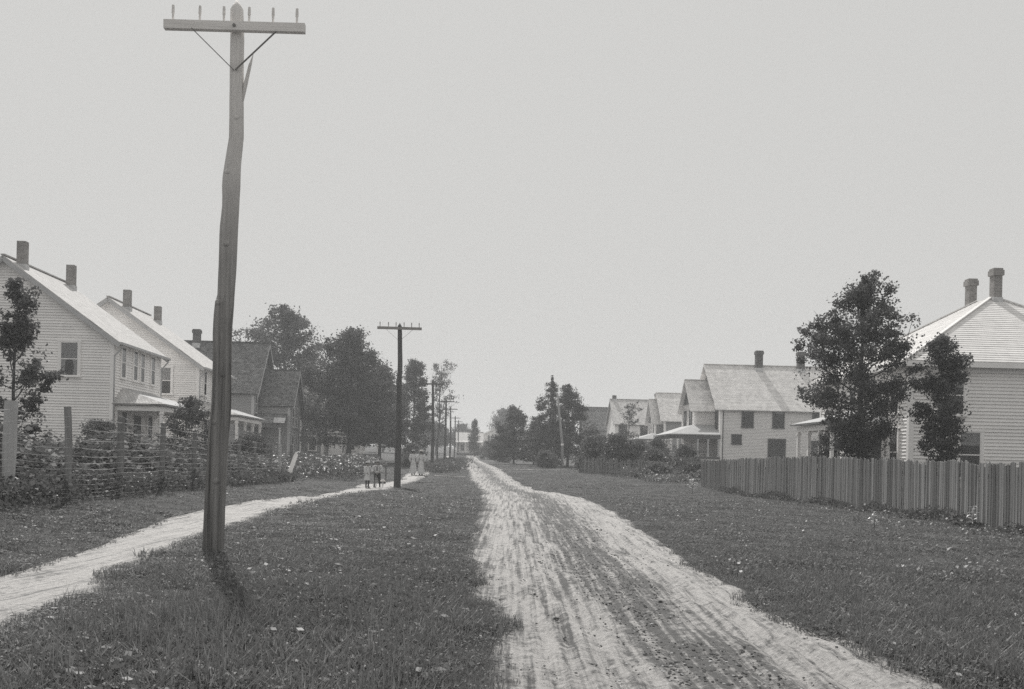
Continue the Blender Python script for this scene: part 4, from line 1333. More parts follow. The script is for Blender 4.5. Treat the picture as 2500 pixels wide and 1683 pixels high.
# ------------------------------------------------------------------ picket fence further on the right
e = empty('picket_fence', (8.6, 65, gz(8.6, 65)), 0, 'old picket fence overgrown by shrubs on the far right verge', 'fence')
PF = [(8.6, 65), (7.6, 70), (6.2, 77), (5.6, 82)]
me = []
for k in range(5):
    m = MB(); w = .075
    m.hexa([(-w / 2, -.012, 0), (w / 2, -.012, 0), (w / 2, .012, 0), (-w / 2, .012, 0), (-w / 2, -.012, 1.2 + .03 * k), (w / 2, -.012, 1.2 + .03 * k), (w / 2, .012, 1.2 + .03 * k), (-w / 2, .012, 1.2 + .03 * k)])
    m.poly([(-w / 2, -.012, 1.2 + .03 * k), (w / 2, -.012, 1.2 + .03 * k), (0, -.012, 1.29 + .03 * k)])
    q = m.mesh('picket'); q.materials.append(M['post']); me.append(q)
r_ = random.Random(8)
for i, (x, y, a) in enumerate(walk(PF, .2)):
    if r_.random() < .08: continue
    o = link('picket', r_.choice(me), None, e, (x - 8.6, y - 65, gz(x, y) - gz(8.6, 65) - .05)); o.rotation_euler = (r_.uniform(-.05, .05), r_.uniform(-.05, .05), a)
for zf in (.35, 1.0):
    for (xa, ya), (xb, yb) in zip(PF[:-1], PF[1:]):
        m = MB(); g0 = gz(8.6, 65)
        m.beam((xa - 8.56, ya - 65, gz(xa, ya) - g0 + zf), (xb - 8.56, yb - 65, gz(xb, yb) - g0 + zf), .04, .07); m.build('rail', M['post'], e)
for x, y, a in walk(PF, 3.0):
    m = MB(); m.tube([(x - 8.5, y - 65, gz(x, y) - gz(8.6, 65) - .3), (x - 8.5, y - 65, gz(x, y) - gz(8.6, 65) + 1.35)], [.06, .05], 7); m.build('fence_post', M['post'], e)

# ------------------------------------------------------------------ wire fence on the left
WP = [(-8.95, 14.9, 1.8, .10, 1), (-8.88, 17.3, 1.82, .135, 1), (-8.42, 18.7, 1.84, .075, 0), (-8.6, 21.6, 1.78, .085, 0), (-8.85, 24.8, 1.75, .075, 0), (-9.1, 28.0, 1.72, .075, 0), (-9.35, 31.2, 1.74, .075, 0), (-9.6, 34.6, 1.7, .07, 0), (-9.85, 37.8, 1.7, .075, 0), (-10.1, 41, 1.72, .075, 0), (-10.4, 44, 1.74, .085, 1), (-10.1, 45.2, 1.72, .09, 0)]
e = empty('wire_fence', (-8.95, 14.9, gz(-8.95, 14.9)), 0, 'wire fence on rough wooden posts before the left garden', 'fence')
o3 = Vector((-8.95, 14.9, gz(-8.95, 14.9)))
r_ = random.Random(2)
tops = []
for x, y, h_, rad, pale in WP:
    g = gz(x, y) - .05; lx, ly = r_.uniform(-.06, .06), r_.uniform(-.03, .03)
    if y == 17.3: lx = .05
    m = MB()
    pts = [Vector((x + lx * t + r_.uniform(-.012, .012), y + ly * t, g - .4 + (h_ + .4) * t)) - o3 for t in (0, .25, .45, .65, .85, 1)]
    m.tube(pts, [rad * .82 * r_.uniform(.9, 1.12) for _ in pts], 9)
    m.build('fence_post', M['post_pale'] if pale else M['post'], e, smooth=False)
    tops.append((x, y, g, lx, ly, h_))
zs = [.12, .2, .28, .37, .46, .56, .67, .79, .92, 1.07, 1.24, 1.45, 1.66]
for wi, zf in enumerate(zs):
    m = MB(); P = []
    for i, (x, y, g, lx, ly, h_) in enumerate(tops[:-1]):
        P.append(Vector((x + lx * zf / h_ + .07, y, g + zf + r_.uniform(-.012, .012))) - o3)
        if i < len(tops) - 2:
            n_ = tops[i + 1]
            for t in (.33, .66):
                P.append(Vector((x + (n_[0] - x) * t + .07, y + (n_[1] - y) * t, g + (n_[2] - g) * t + zf - .02 - r_.uniform(0, .015))) - o3)
    m.tube(P, .0033, 4); m.build('wire', M['wire'], e)
# white board leaning on the last post
e = empty('leaning_board', (-9.9, 43.8, gz(-9.9, 43.8)), 0, 'white-painted board leaning against the end of the wire fence', 'board')
m = MB(); m.hexa([(-.02, -.02, -.05), (.05, -.02, -.05), (.05, .01, -.05), (-.02, .01, -.05), (-.08, .08, .55), (.12, .08, .55), (.12, .105, .55), (-.08, .105, .55)])
m.hexa([(-.08, .081, .551), (.12, .081, .551), (.12, .106, .551), (-.08, .106, .551), (.1, .3, 1.22), (.3, .3, 1.22), (.3, .325, 1.22), (.1, .325, 1.22)])
m.hexa([(.1, .3, 1.222), (.3, .3, 1.222), (.3, .325, 1.222), (.1, .325, 1.222), (.18, .32, 1.36), (.2, .32, 1.36), (.2, .345, 1.36), (.18, .345, 1.36)])
m.build('board', M['white'], e)

# slanting rail with its post beside the path
e = empty('slanting_rail', (-6.66, 52, gz(-6.66, 52)), 0, 'slanting wooden rail propped on a short post behind the children', 'rail')
m = MB(); m.tube([(0, 0, -.3), (0.01, 0, .98)], [.05, .045], 8); m.build('post', M['post'], e)
m = MB(); m.tube([(.06, -.06, .98), (-.6, -.05, .62), (-1.32, -.04, .26)], [.045, .05, .05], 8); m.build('rail', M['post'], e)
g = gz(-6.6, 49.2)
e = empty('domed_basket', (-6.45, 49.2, g), 0, 'pale domed basket-like bundle on the grass behind the children', 'basket')
m = MB(); m.loft([(.0, 0, 0, .15, .15), (.05, 0, 0, .165, .16), (.075, 0, 0, .165, .16)], 18); m.build('rim', M['cloth_dark'], e)
m = MB(); m.loft([(.076, 0, 0, .16, .155), (.12, 0, 0, .155, .15), (.165, 0, 0, .11, .11), (.19, 0, 0, .05, .05), (.195, 0, 0, .01, .01)], 18); m.build('body', M['straw'], e, smooth=True)

# ------------------------------------------------------------------ trees and bushes
def tree(name, label, x, y, prof, seed, leaf=.12, ncl=300, per=40, clr=.28, trunk_r=.12, mat='leaf', group=None, gap=.35, limbs=12, lean=(0, 0), cat='tree', stems=1, base=None, vgap=.8, twigf=.5, spiky=0.0, up=.35, fill=.45, rise=(.03, .22), rag=(.78, 1.1)):
    """prof: (absolute z, radius towards -x, radius towards +x) from the crown base to the top"""
    r_ = np.random.RandomState(seed)
    g = gz(x, y)
    e = empty(name, (x, y, g), 0, label, cat, group)
    prof = sorted(prof)
    pz = np.array([p_[0] for p_ in prof]) - g; pl = np.array([p_[1] for p_ in prof]); pr = np.array([p_[2] for p_ in prof])
    H = pz[-1]; zb = pz[0]

    def rad(th, z):
        c = np.cos(th)
        l, rr_ = np.interp(z, pz, pl), np.interp(z, pz, pr)
        return rr_ * np.clip(c, 0, 1) ** 2 + l * np.clip(-c, 0, 1) ** 2 + .5 * (l + rr_) * np.sin(th) ** 2

    def axis(z):
        t = z / H
        return np.stack([lean[0] * t + .05 * H * .12 * np.sin(z * 1.1 + seed), lean[1] * t + .05 * H * .1 * np.sin(z * .9 + 2 * seed), z], -1)
    m = MB()
    for s_ in range(stems):
        zz = np.linspace(-.3, H * (.93 if s_ == 0 else .7), 9)
        A = axis(zz)
        if s_: A[:, :2] += np.outer(zz / H, r_.normal(size=2)) * H * .18
        m.tube([tuple(a) for a in A], [trunk_r * (1.25 if i == 0 else 1) * (1 - .88 * max(0, z) / H) for i, z in enumerate(zz)], 9, False)
    # limbs sweep up and out to the envelope, shoots leave them, leaves sit in clumps along both
    seg = []                                      # (points, length, tip sigma factor)

    def bez(a, c, b_, t):
        t = np.asarray(t)[:, None]
        return (1 - t) ** 2 * a + 2 * t * (1 - t) * c + t * t * b_
    nl = int(limbs * 2.6)
    for k in range(nl):
        f = (k + r_.rand()) / nl
        z0 = zb * .75 + (H * .9 - zb * .75) * f ** .9
        th = 2.4 * k + .8 * r_.rand()
        z1 = min(H * r_.uniform(.93, 1.0), z0 + r_.uniform(rise[0], rise[1] + .08 * (f > .5) * (rise[1] > .1)) * (H - zb * .5))
        z1 = max(z1, zb)
        rr_ = float(rad(th, z1)) * r_.uniform(.5 if k % 3 == 0 else rag[0], rag[1])
        a = axis(z0); b_ = axis(z1) + np.array([rr_ * math.cos(th), rr_ * math.sin(th), 0])
        c = axis(z0 + .25 * (z1 - z0)) + np.array([rr_ * math.cos(th), rr_ * math.sin(th), 0]) * .62
        T = np.linspace(0, 1, 6); P_ = bez(a, c, b_, T)
        q = trunk_r * .4 * (1 - .75 * z0 / H) + .004
        m.tube([tuple(p_) for p_ in P_], [q * (1 - .85 * t) for t in T], 5, False)
        L_ = np.linalg.norm(b_ - a)
        seg.append((a, c, b_, L_, .30))
        for j in range(3 + int(3 * r_.rand())):
            t0 = r_.uniform(.25, .92); p0 = bez(a, c, b_, [t0])[0]
            d = (b_ - a) / (L_ + 1e-6) * .6 + r_.normal(size=3) * .6 + np.array([0, 0, .35 + spiky]); d /= np.linalg.norm(d)
            l2 = L_ * r_.uniform(.2, .45)
            p1 = p0 + d * l2
            dx, dy = p1[:2] - axis(p1[2])[:2]; lim = float(rad(math.atan2(dy, dx), p1[2])) * 1.12 + .05; rr2 = math.hypot(dx, dy)
            if rr2 > lim: p1[:2] = axis(p1[2])[:2] + np.array([dx, dy]) * lim / rr2
            if p1[2] > H * 1.01: p1[2] = H * 1.01
            m.tube([tuple(p0), tuple(p1)], [q * .35 + .002, .003], 4, False)
            seg.append((p0, (p0 + p1) / 2, p1, l2, .0))
    tot = sum(s_[3] for s_ in seg); C, SG = [], []
    for a, c, b_, L_, t0 in seg:
        k = max(1, int(round(ncl * L_ / tot))); t = t0 + (1 - t0) * r_.rand(k) ** .65
        C.append(bez(a, c, b_, t)); SG.append(1.15 - .65 * t)
    k = max(4, ncl // 25); t = r_.uniform(.72, 1.0, k); C.append(axis(H * t)); SG.append(1.3 - 1.0 * t)
    # foliage filling the body of the crown
    nv = int(ncl * fill); z = r_.uniform(zb, H * .97, nv * 3); th = r_.uniform(0, 2 * np.pi, nv * 3); R0 = rad(th, z)
    sel = r_.rand(nv * 3) < (R0 / R0.max()); z, th, R0 = z[sel][:nv], th[sel][:nv], R0[sel][:nv]
    rho = R0 * np.sqrt(r_.uniform(.02, .8, len(z)))
    C.append(axis(z) + np.stack([rho * np.cos(th), rho * np.sin(th), 0 * rho], -1)); SG.append(np.full(len(z), 1.15))
    C = np.concatenate(C); SG = np.concatenate(SG)
    lob = vnoise(C[:, 0] * 1.3 / vgap + 5 * seed, C[:, 2] * 1.3 / vgap, 1.5, seed + 1) * .6 + vnoise(C[:, 1] * 1.3 / vgap, C[:, 2] * 2 / vgap, 1.0, seed + 2) * .4
    kp = lob > gap * .42 + .03
    C, SG = C[kp], SG[kp]
    m.build('trunk', M['bark'], e, smooth=True)
    K = len(C)
    off = np.clip(r_.normal(size=(K, per, 3)), -1.7, 1.7) * np.array([1, 1, .62]) * clr * (SG * r_.uniform(.7, 1.3, K))[:, None, None]
    if spiky: off[..., 2] += spiky * np.abs(off[..., 2])
    Pp = (C[:, None, :] + off).reshape(-1, 3)
    sz = leaf * r_.uniform(.55, 1.3, len(Pp))
    me = quads_mesh('crown', leaf_quads(Pp, sz, r_, up=up, squash=.7)); me.materials.append(M[mat])
    link('crown', me, None, e)
    return e


def bush(label, x, y, w, h_, seed, leaf=.09, ncl=60, per=36, mat='leaf', group=None, name='bush', d=None, gap=.25, clr=.2, z0=0.0):
    g = gz(x, y)
    prof = [(g + .08 + z0, w * .42, w * .42), (g + h_ * .35, w * .5, w * .5), (g + h_ * .7, w * .42, w * .4), (g + h_, w * .12, w * .14)]
    return tree(name, label, x, y, prof, seed, leaf, ncl, per, clr, .035, mat, group, gap, limbs=7, cat='bush', stems=3)


# right: maples behind the board fence
tree('maple_tree', 'full maple tree rising behind the board fence, before the white house', 12.75, 36, [(1.4, .7, .7), (2.2, .95, .85), (3.3, 1.5, 1.25), (4.4, 2.25, 1.75), (5.5, 2.1, 1.95), (6.3, 1.9, 1.7), (7.0, 1.65, 1.3), (7.6, 1.05, 1.2), (8.0, .5, .9), (8.4, .15, .3)], 31,
     leaf=.10, ncl=700, per=46, clr=.21, trunk_r=.14, gap=.5, limbs=21, vgap=.6, fill=.24, rag=(.75, 1.22), rise=(.0, .2))
tree('maple_tree', 'slim young maple with a drooping side branch, at the right house corner', 14.4, 33, [(1.3, .08, .1), (2.0, .45, .5), (2.6, .85, .6), (3.4, 1.0, .62), (4.3, .85, .55), (5.0, .65, .8), (5.5, .5, .45), (5.85, .2, .15)], 32,
     leaf=.09, ncl=330, per=42, clr=.16, trunk_r=.085, gap=.52, limbs=14, vgap=.5, fill=.2, rag=(.75, 1.25))
# left: young tree behind the wire fence, in front of the first house
tree('young_maple', 'young tree with upswept branches before the left-most house', -14.2, 28, [(.9, .7, .7), (2.4, .85, .7), (3.3, .85, 1.0), (4.1, .75, 1.25), (4.7, .55, .55), (5.3, .5, .5), (5.9, .35, .6), (6.2, .1, .25)], 33,
     leaf=.10, ncl=250, per=34, clr=.15, trunk_r=.07, gap=.55, limbs=11, vgap=.6, fill=.06)
# left row of big trees
tree('shade_tree', 'tallest broad tree on the left, behind the shingled house', -26.2, 112, [(4, 4.6, 5), (7, 5.8, 6.2), (10, 6.2, 6.4), (13, 6.0, 5.2), (15.5, 4.9, 3.8), (17.2, 3.2, 2.0), (18.4, .5, .6)], 41,
     leaf=.28, ncl=1000, per=26, clr=.5, trunk_r=.38, gap=.5, fill=.3, limbs=20, vgap=2.0, group='trees along the left side')
tree('maple_tree', 'dense dark maple with stout trunk beside the flower bed', -15.6, 94, [(2.7, 5.0, 4.2), (4.2, 6.2, 5.2), (6.5, 6.0, 5.4), (9, 4.8, 4.5), (11, 3.4, 2.9), (12.6, 1.9, 1.5), (13.7, .5, .5)], 42,
     leaf=.22, ncl=1200, per=28, clr=.42, trunk_r=.26, gap=.36, limbs=18, vgap=1.6, fill=.35, group='trees along the left side', mat='leaf_dark')
tree('maple_tree', 'rounded maple between the dark maple and the second pole', -13.9, 103, [(2.9, 3.0, 2.8), (4.4, 3.8, 3.4), (6.5, 3.7, 3.2), (8.6, 2.7, 2.2), (10.2, 1.2, 1.0), (11, .3, .3)], 43,
     leaf=.22, ncl=800, per=26, clr=.4, trunk_r=.2, gap=.3, limbs=14, vgap=1.5, group='trees along the left side', mat='leaf_dark')
tree('maple_tree', 'shadowy tree filling the gap behind the dark maple', -20.5, 119, [(3.4, 3.6, 3.6), (5.5, 4.6, 4.4), (8, 4.4, 4.4), (10.6, 3.2, 3.2), (12.4, 1.4, 1.4), (13.2, .3, .3)], 44,
     leaf=.28, ncl=800, per=26, clr=.5, trunk_r=.26, gap=.3, limbs=14, vgap=1.8, group='trees along the left side')
tree('maple_tree', 'narrow leafy tree just right of the second pole', -11.95, 118, [(3.0, 2.2, 2.2), (5.2, 2.7, 2.7), (8, 2.4, 2.2), (10.6, 1.7, 1.4), (12.3, 1.1, 1.4), (13.2, .3, .4)], 45,
     leaf=.22, ncl=600, per=26, clr=.36, trunk_r=.16, gap=.42, limbs=14, vgap=1.4, fill=.22, rise=(0, .14), group='trees along the left side')
tree('airy_tree', 'thin tall tree with open airy crown behind the third pole', -9.7, 127, [(5.5, .5, .7), (7.5, .5, 1.6), (8.6, .4, 3.0), (9.8, .7, 3.4), (11, .9, 2.0), (12.2, 1.2, 1.7), (13.4, 1.1, 1.9), (14.4, .4, .5)], 46,
     leaf=.18, ncl=230, per=16, clr=.3, fill=.05, trunk_r=.13, gap=.8, limbs=16, vgap=1.3, twigf=1.0, group='trees along the left side', lean=(.4, 0))
# distance
far = [('hazy tree behind the farthest poles', 'maple_tree', -15.5, 200, 4.6, 3.2, 8.6), ('pale hazy tree at the left of the end cottage', 'maple_tree', -19.5, 220, 5.0, 4.0, 10.8),
       ('hazy tree above the end cottage roof', 'maple_tree', -12.5, 245, 5.0, 3.4, 10.2), ('pale round tree behind the shuttered white house', 'maple_tree', -2.6, 250, 5.2, 4.0, 14.8),
       ('hazy tree closing the view left of the poles', 'maple_tree', -25, 190, 4.2, 5.5, 11.5),
       ('distant tree behind the small dark-roofed house', 'maple_tree', 9, 215, 4.6, 4.6, 9.5), ('distant tree at the far left yards', 'maple_tree', -36, 165, 3, 6, 13), ('distant tree behind the right-hand houses', 'maple_tree', 30, 190, 4, 6, 11)]
for i, (lb, nm, x_, y_, zb_, r__, zt) in enumerate(far):
    tree(nm, lb, x_, y_, [(zb_, r__ * .7, r__ * .7), (zb_ + (zt - zb_) * .3, r__, r__), (zb_ + (zt - zb_) * .65, r__ * .8, r__ * .85), (zt, r__ * .15, r__ * .1)], 60 + i, leaf=.36, ncl=340, per=22, clr=.6, trunk_r=.2, gap=.3, limbs=8, vgap=2, group='hazy trees at the end of the street', mat='leaf_pale' if i in (3,) else 'leaf')
tree('poplar_tree', 'slim columnar poplar in front of the end cottage', -7.2, 186, [(2.3, .9, .9), (3.6, 1.0, 1.0), (5.5, .9, .95), (6.8, .55, .6), (8.0, .35, .4), (9.0, .1, .12)], 71, leaf=.2, ncl=150, per=34, clr=.28, trunk_r=.1, gap=.3, limbs=10, vgap=1, spiky=.5)
# right of the vanishing point
tree('round_tree', 'rounded leafy tree right of the far end of the road', .2, 120, [(1.7, 2.3, 2.4), (3.2, 3.1, 2.9), (4.8, 2.8, 2.6), (6.2, 1.7, 1.6), (7.2, .7, .8), (7.9, .3, .35)], 72, leaf=.2, ncl=640, per=26, clr=.34, trunk_r=.13, gap=.32, limbs=12, vgap=1.2, fill=.3, rise=(0, .14), group='trees on the far right verge')
tree('round_tree', 'low spreading tree between the rounded tree and the pointed tree', 2.6, 116, [(1.5, 1.6, 1.6), (2.6, 2.0, 2.0), (3.8, 1.5, 1.6), (5.2, .5, .9), (5.9, .2, .3)], 73, leaf=.2, ncl=460, per=26, clr=.34, trunk_r=.12, gap=.28, limbs=10, vgap=1.2, group='trees on the far right verge', mat='leaf')
tree('pointed_tree', 'pointed conical tree with ragged tip left of the leaning pole', 4.15, 106, [(1.2, 3.2, 2.4), (3.2, 3.4, 2.6), (4.8, 2.9, 2.2), (6.4, 2.1, 1.7), (8.0, 1.3, 1.0), (9.4, .6, .5), (10.7, .08, .1)], 74, leaf=.15, ncl=900, per=26, clr=.24, trunk_r=.13, gap=.45, limbs=26, vgap=.7, group='trees on the far right verge', mat='needle', up=.5, fill=.15, rise=(-.06, .04))
tree('maple_tree', 'dark bushy tree right of the leaning pole', 6.1, 108, [(1.6, 2.2, 2.8), (3.2, 2.3, 3.4), (4.6, 2.3, 3.2), (6.2, 2.0, 2.3), (7.6, 1.5, 1.7), (8.8, 1.0, .9), (9.8, .2, .2)], 75, leaf=.18, ncl=800, per=28, clr=.32, trunk_r=.15, gap=.32, limbs=14, vgap=1.1, group='trees on the far right verge', mat='leaf_dark', fill=.25, rise=(0, .12))
tree('sapling', 'bare-topped sapling in front of the white two-storey house', 10.9, 92, [(2.2, .5, .6), (3.6, .9, .9), (5.0, .7, .8), (6.4, .6, 1.2), (7.3, .2, 1.3)], 76, leaf=.13, ncl=110, per=12, clr=.2, fill=.05, trunk_r=.05, gap=.7, limbs=12, vgap=1, twigf=1.0)

B = [('shrub thicket behind the picket fence, nearest the pointed tree', 6.9, 82, 3.4, 3.0, 'leaf'), ('tall shrub behind the middle of the picket fence', 8.6, 80, 3.2, 3.2, 'leaf'),
     ('loose shrub below the white two-storey house', 10.2, 80, 3.0, 2.7, 'leaf_pale'), ('shrub hiding the near end of the picket fence', 10.6, 72, 2.8, 1.9, 'leaf'),
     ('dark shrub beside the porch of the grey-fronted house', 12.4, 84, 2.2, 2.6, 'leaf_dark'), ('leafy shrub before the cream house porch', 13.8, 78, 1.7, 2.0, 'leaf_dark'),
     ('low rounded bush in the garden border', 12.2, 70, 2.4, 1.1, 'leaf'), ('second low bush of the garden border', 9.6, 66, 2.6, 1.0, 'leaf_pale'), ('low bush next to the dark fence return', 11.6, 62, 2.2, .95, 'leaf'),
     ('thick shrub behind the rounded tree by the road', -1.6, 135, 3.6, 3.0, 'leaf'), ('pale shrub beside the far bend of the road', -3.6, 160, 3.4, 2.6, 'leaf_pale'), ('shrub under the shuttered white house', -4.4, 188, 4.2, 3.0, 'leaf'),
     ('bush by the leaning pole', 3.4, 98, 2.2, 1.6, 'leaf'),
     ('tall leafy bush before the second white house', -15.1, 46, 2.7, 3.7, 'leaf_dark'),
     ('bush in front of the shingled house porch', -16.4, 62, 2.6, 2.0, 'leaf_dark'), ('shrub at the corner of the left-most house', -17.6, 42, 2.4, 2.2, 'leaf'),
     ('vine-covered shrub against the hip-roofed house porch', 14.2, 44.2, 1.3, 2.6, 'vine'),
     ('roadside bush under the third pole', -8.4, 84, 2.0, 1.2, 'leaf'), ('bush beneath the narrow tree', -11, 108, 3.0, 2.0, 'leaf_dark')]
for i, (lb, x_, y_, w_, h_, mt) in enumerate(B):
    bush(lb, x_, y_, w_, h_, 90 + i, leaf=.1 if y_ < 60 else .16, ncl=int(50 + 26 * w_ * h_ / 2), per=36, mat=mt, clr=.2 if y_ < 60 else .3, group='garden bushes')

# garden tangle behind the wire fence: leaves nobody could count
def tangle(name, label, cat, n, fx, mat, leaf, hfun, seed, up=.55, fl=None):
    r_ = np.random.RandomState(seed)
    X, Y = fx(r_, n)
    Hh = hfun(X, Y)
    t = r_.rand(len(X)) ** .6
    Z = ground_z(X, Y) + Hh * t + .02
    C = np.stack([X, Y, Z], -1)
    sz = leaf * r_.uniform(.5, 1.5, len(X))
    me = quads_mesh(name, leaf_quads(C, sz, r_, up=up, squash=.8)); me.materials.append(M[mat])
    o = link(name, me); tag(o, label, cat, kind='stuff')
    return o


def left_patch(r_, n):
    Y = 14 + 33 * r_.rand(n) ** 1.15
    X = -8.75 - .055 * (Y - 17) - .25 - 5.2 * r_.rand(n) ** 1.6
    return X, Y


def left_h(X, Y):
    h_ = .3 + 1.5 * vnoise(X, Y, .5, 21) ** 1.4 + .9 * vnoise(X, Y, 1.7, 22) ** 2
    d = np.clip((-8.75 - .055 * (Y - 17) - X) / 1.3, .25, 1)
    k = np.interp(Y, [14, 24, 32, 40, 48], [1.02, 1.0, .85, .8, .5])
    return h_ * d * k


tangle('garden_foliage', 'tangled garden foliage with glossy pale leaves behind the wire fence', 'foliage', 46000, left_patch, 'vine', .14, left_h, 7, up=.6)
tangle('fence_weeds', 'rank weeds along the foot of the wire fence', 'weeds', 16000, lambda r_, n: ((lambda Y: (-8.6 - .055 * (Y - 17) + r_.normal(size=n) * .28, Y))(13 + 32 * r_.rand(n))), 'leaf', .08, lambda X, Y: .2 + .4 * vnoise(X, Y, .9, 25), 8, up=.4)


def flower_patch(r_, n):
    Y = 50 + 19 * r_.rand(n); X = -8.3 - .04 * (Y - 50) - 9.5 * r_.rand(n)
    return X, Y


tangle('flowering_crop', 'garden bed thick with small white flowers left of the footpath', 'flowers', 22000, flower_patch, 'flower', .13, lambda X, Y: .35 + .75 * vnoise(X, Y, .6, 31) + .25 * vnoise(X, Y, 2, 32), 9, up=.5)
tangle('roadside_weeds', 'weedy growth between the footpath and the road in the distance', 'weeds', 12000, lambda r_, n: ((lambda Y: (-3.9 - .0395 * (Y - 13) + .9 * r_.normal(size=n) + .7, Y))(70 + 90 * r_.rand(n))), 'leaf', .16, lambda X, Y: .15 + .5 * vnoise(X, Y, .4, 35), 10, up=.4)
tangle('border_foliage', 'low garden growth in front of the cream house', 'foliage', 12000, lambda r_, n: (8.2 + 6.5 * r_.rand(n), 58 + 20 * r_.rand(n)), 'weed', .12, lambda X, Y: .2 + .6 * vnoise(X, Y, .7, 37), 11, up=.45)

tangle('fence_foot_weeds', 'ragged weeds along the foot of the board fence', 'weeds', 6500, lambda r_, n: ((lambda Y: (np.interp(Y, [15.5, 21, 28, 34, 41, 46], [10.35, 10.6, 10.85, 10.75, 10.35, 10.05]) - .08 - np.abs(r_.normal(size=n)) * .22, Y))(15 + 31 * r_.rand(n))), 'leaf', .07, lambda X, Y: .05 + .38 * vnoise(X, Y, .8, 41) ** 2, 12, up=.4)


def weed_spots(r_, n):
    X = np.where(r_.rand(n) < .6, r_.uniform(2.4, 10, n), r_.uniform(-8, 0, n)); Y = 10 + 24 * r_.rand(n) ** 1.3
    k = (vnoise(X, Y, .75, 43) > .66) & ~road_mask(X, Y, .15) & ~path_mask(X, Y, .3)
    return X[k], Y[k]


tangle('weed_patches', 'patches of low broad-leaved weeds in the verge grass', 'weeds', 30000, weed_spots, 'weed', .045, lambda X, Y: .06 + .16 * vnoise(X, Y, 1.4, 44), 13, up=.5)

# big-leaved weeds standing out against the verge
def milkweed(label, x, y, h_, n, ls, seed):
    g = gz(x, y); r__ = random.Random(seed)
    e = empty('milkweed_plant', (x, y, g), 0, label, 'weed', 'big-leaved weeds on the right verge')
    m = MB(); m.tube([(0, 0, -.03), (.02, 0, h_ * .5), (0, .01, h_)], [.012, .010, .005], 5); m.build('stem', M['leaf_pale'], e)
    for k in range(n):
        t = .25 + .75 * k / (n - 1); a = k * 2.4 + r__.uniform(-.3, .3); el = r__.uniform(.2, .8)
        L_ = ls * (1 - .35 * t) * r__.uniform(.85, 1.15); w = L_ * .42
        d = Vector((math.cos(a) * math.cos(el), math.sin(a) * math.cos(el), math.sin(el))); sd = Vector((-math.sin(a), math.cos(a), 0))
        o_ = Vector((0, 0, h_ * t)); up_ = sd.cross(d) * -.06
        m = MB()
        c0, c1, c2, c3 = o_, o_ + d * L_ * .35 + up_, o_ + d * L_ * .7 + up_ * .6, o_ + d * L_ - Vector((0, 0, L_ * .12))
        m.poly([c0, c1 + sd * w * .5 - up_ * .6, c1, c1]) if False else None
        for sg in (1, -1):
            a1, a2 = c1 + sd * sg * w * .5 + Vector((0, 0, .12 * w)), c2 + sd * sg * w * .38 + Vector((0, 0, .12 * w))
            q = [c0, a1, c1] if sg > 0 else [c0, c1, a1]; m.poly(q)
            q = [c1, a1, a2, c2] if sg > 0 else [c1, c2, a2, a1]; m.poly(q)
            q = [c2, a2, c3] if sg > 0 else [c2, c3, a2]; m.poly(q)
        m.build('leaf', M['milkweed'], e, smooth=True)


x_, y_ = on_ground(2375, 1292)
milkweed('bright big-leaved weed against the board fence at the far right', x_, y_, .44, 11, .25, 1)
x_, y_ = on_ground(2133, 1298)
milkweed('smaller bright weed in the grass below the middle of the board fence', x_, y_, .32, 9, .19, 2)
x_, y_ = on_ground(1690, 1208)
milkweed('bright bushy weed in the grass before the dark fence return', x_, y_, .6, 13, .4, 3)

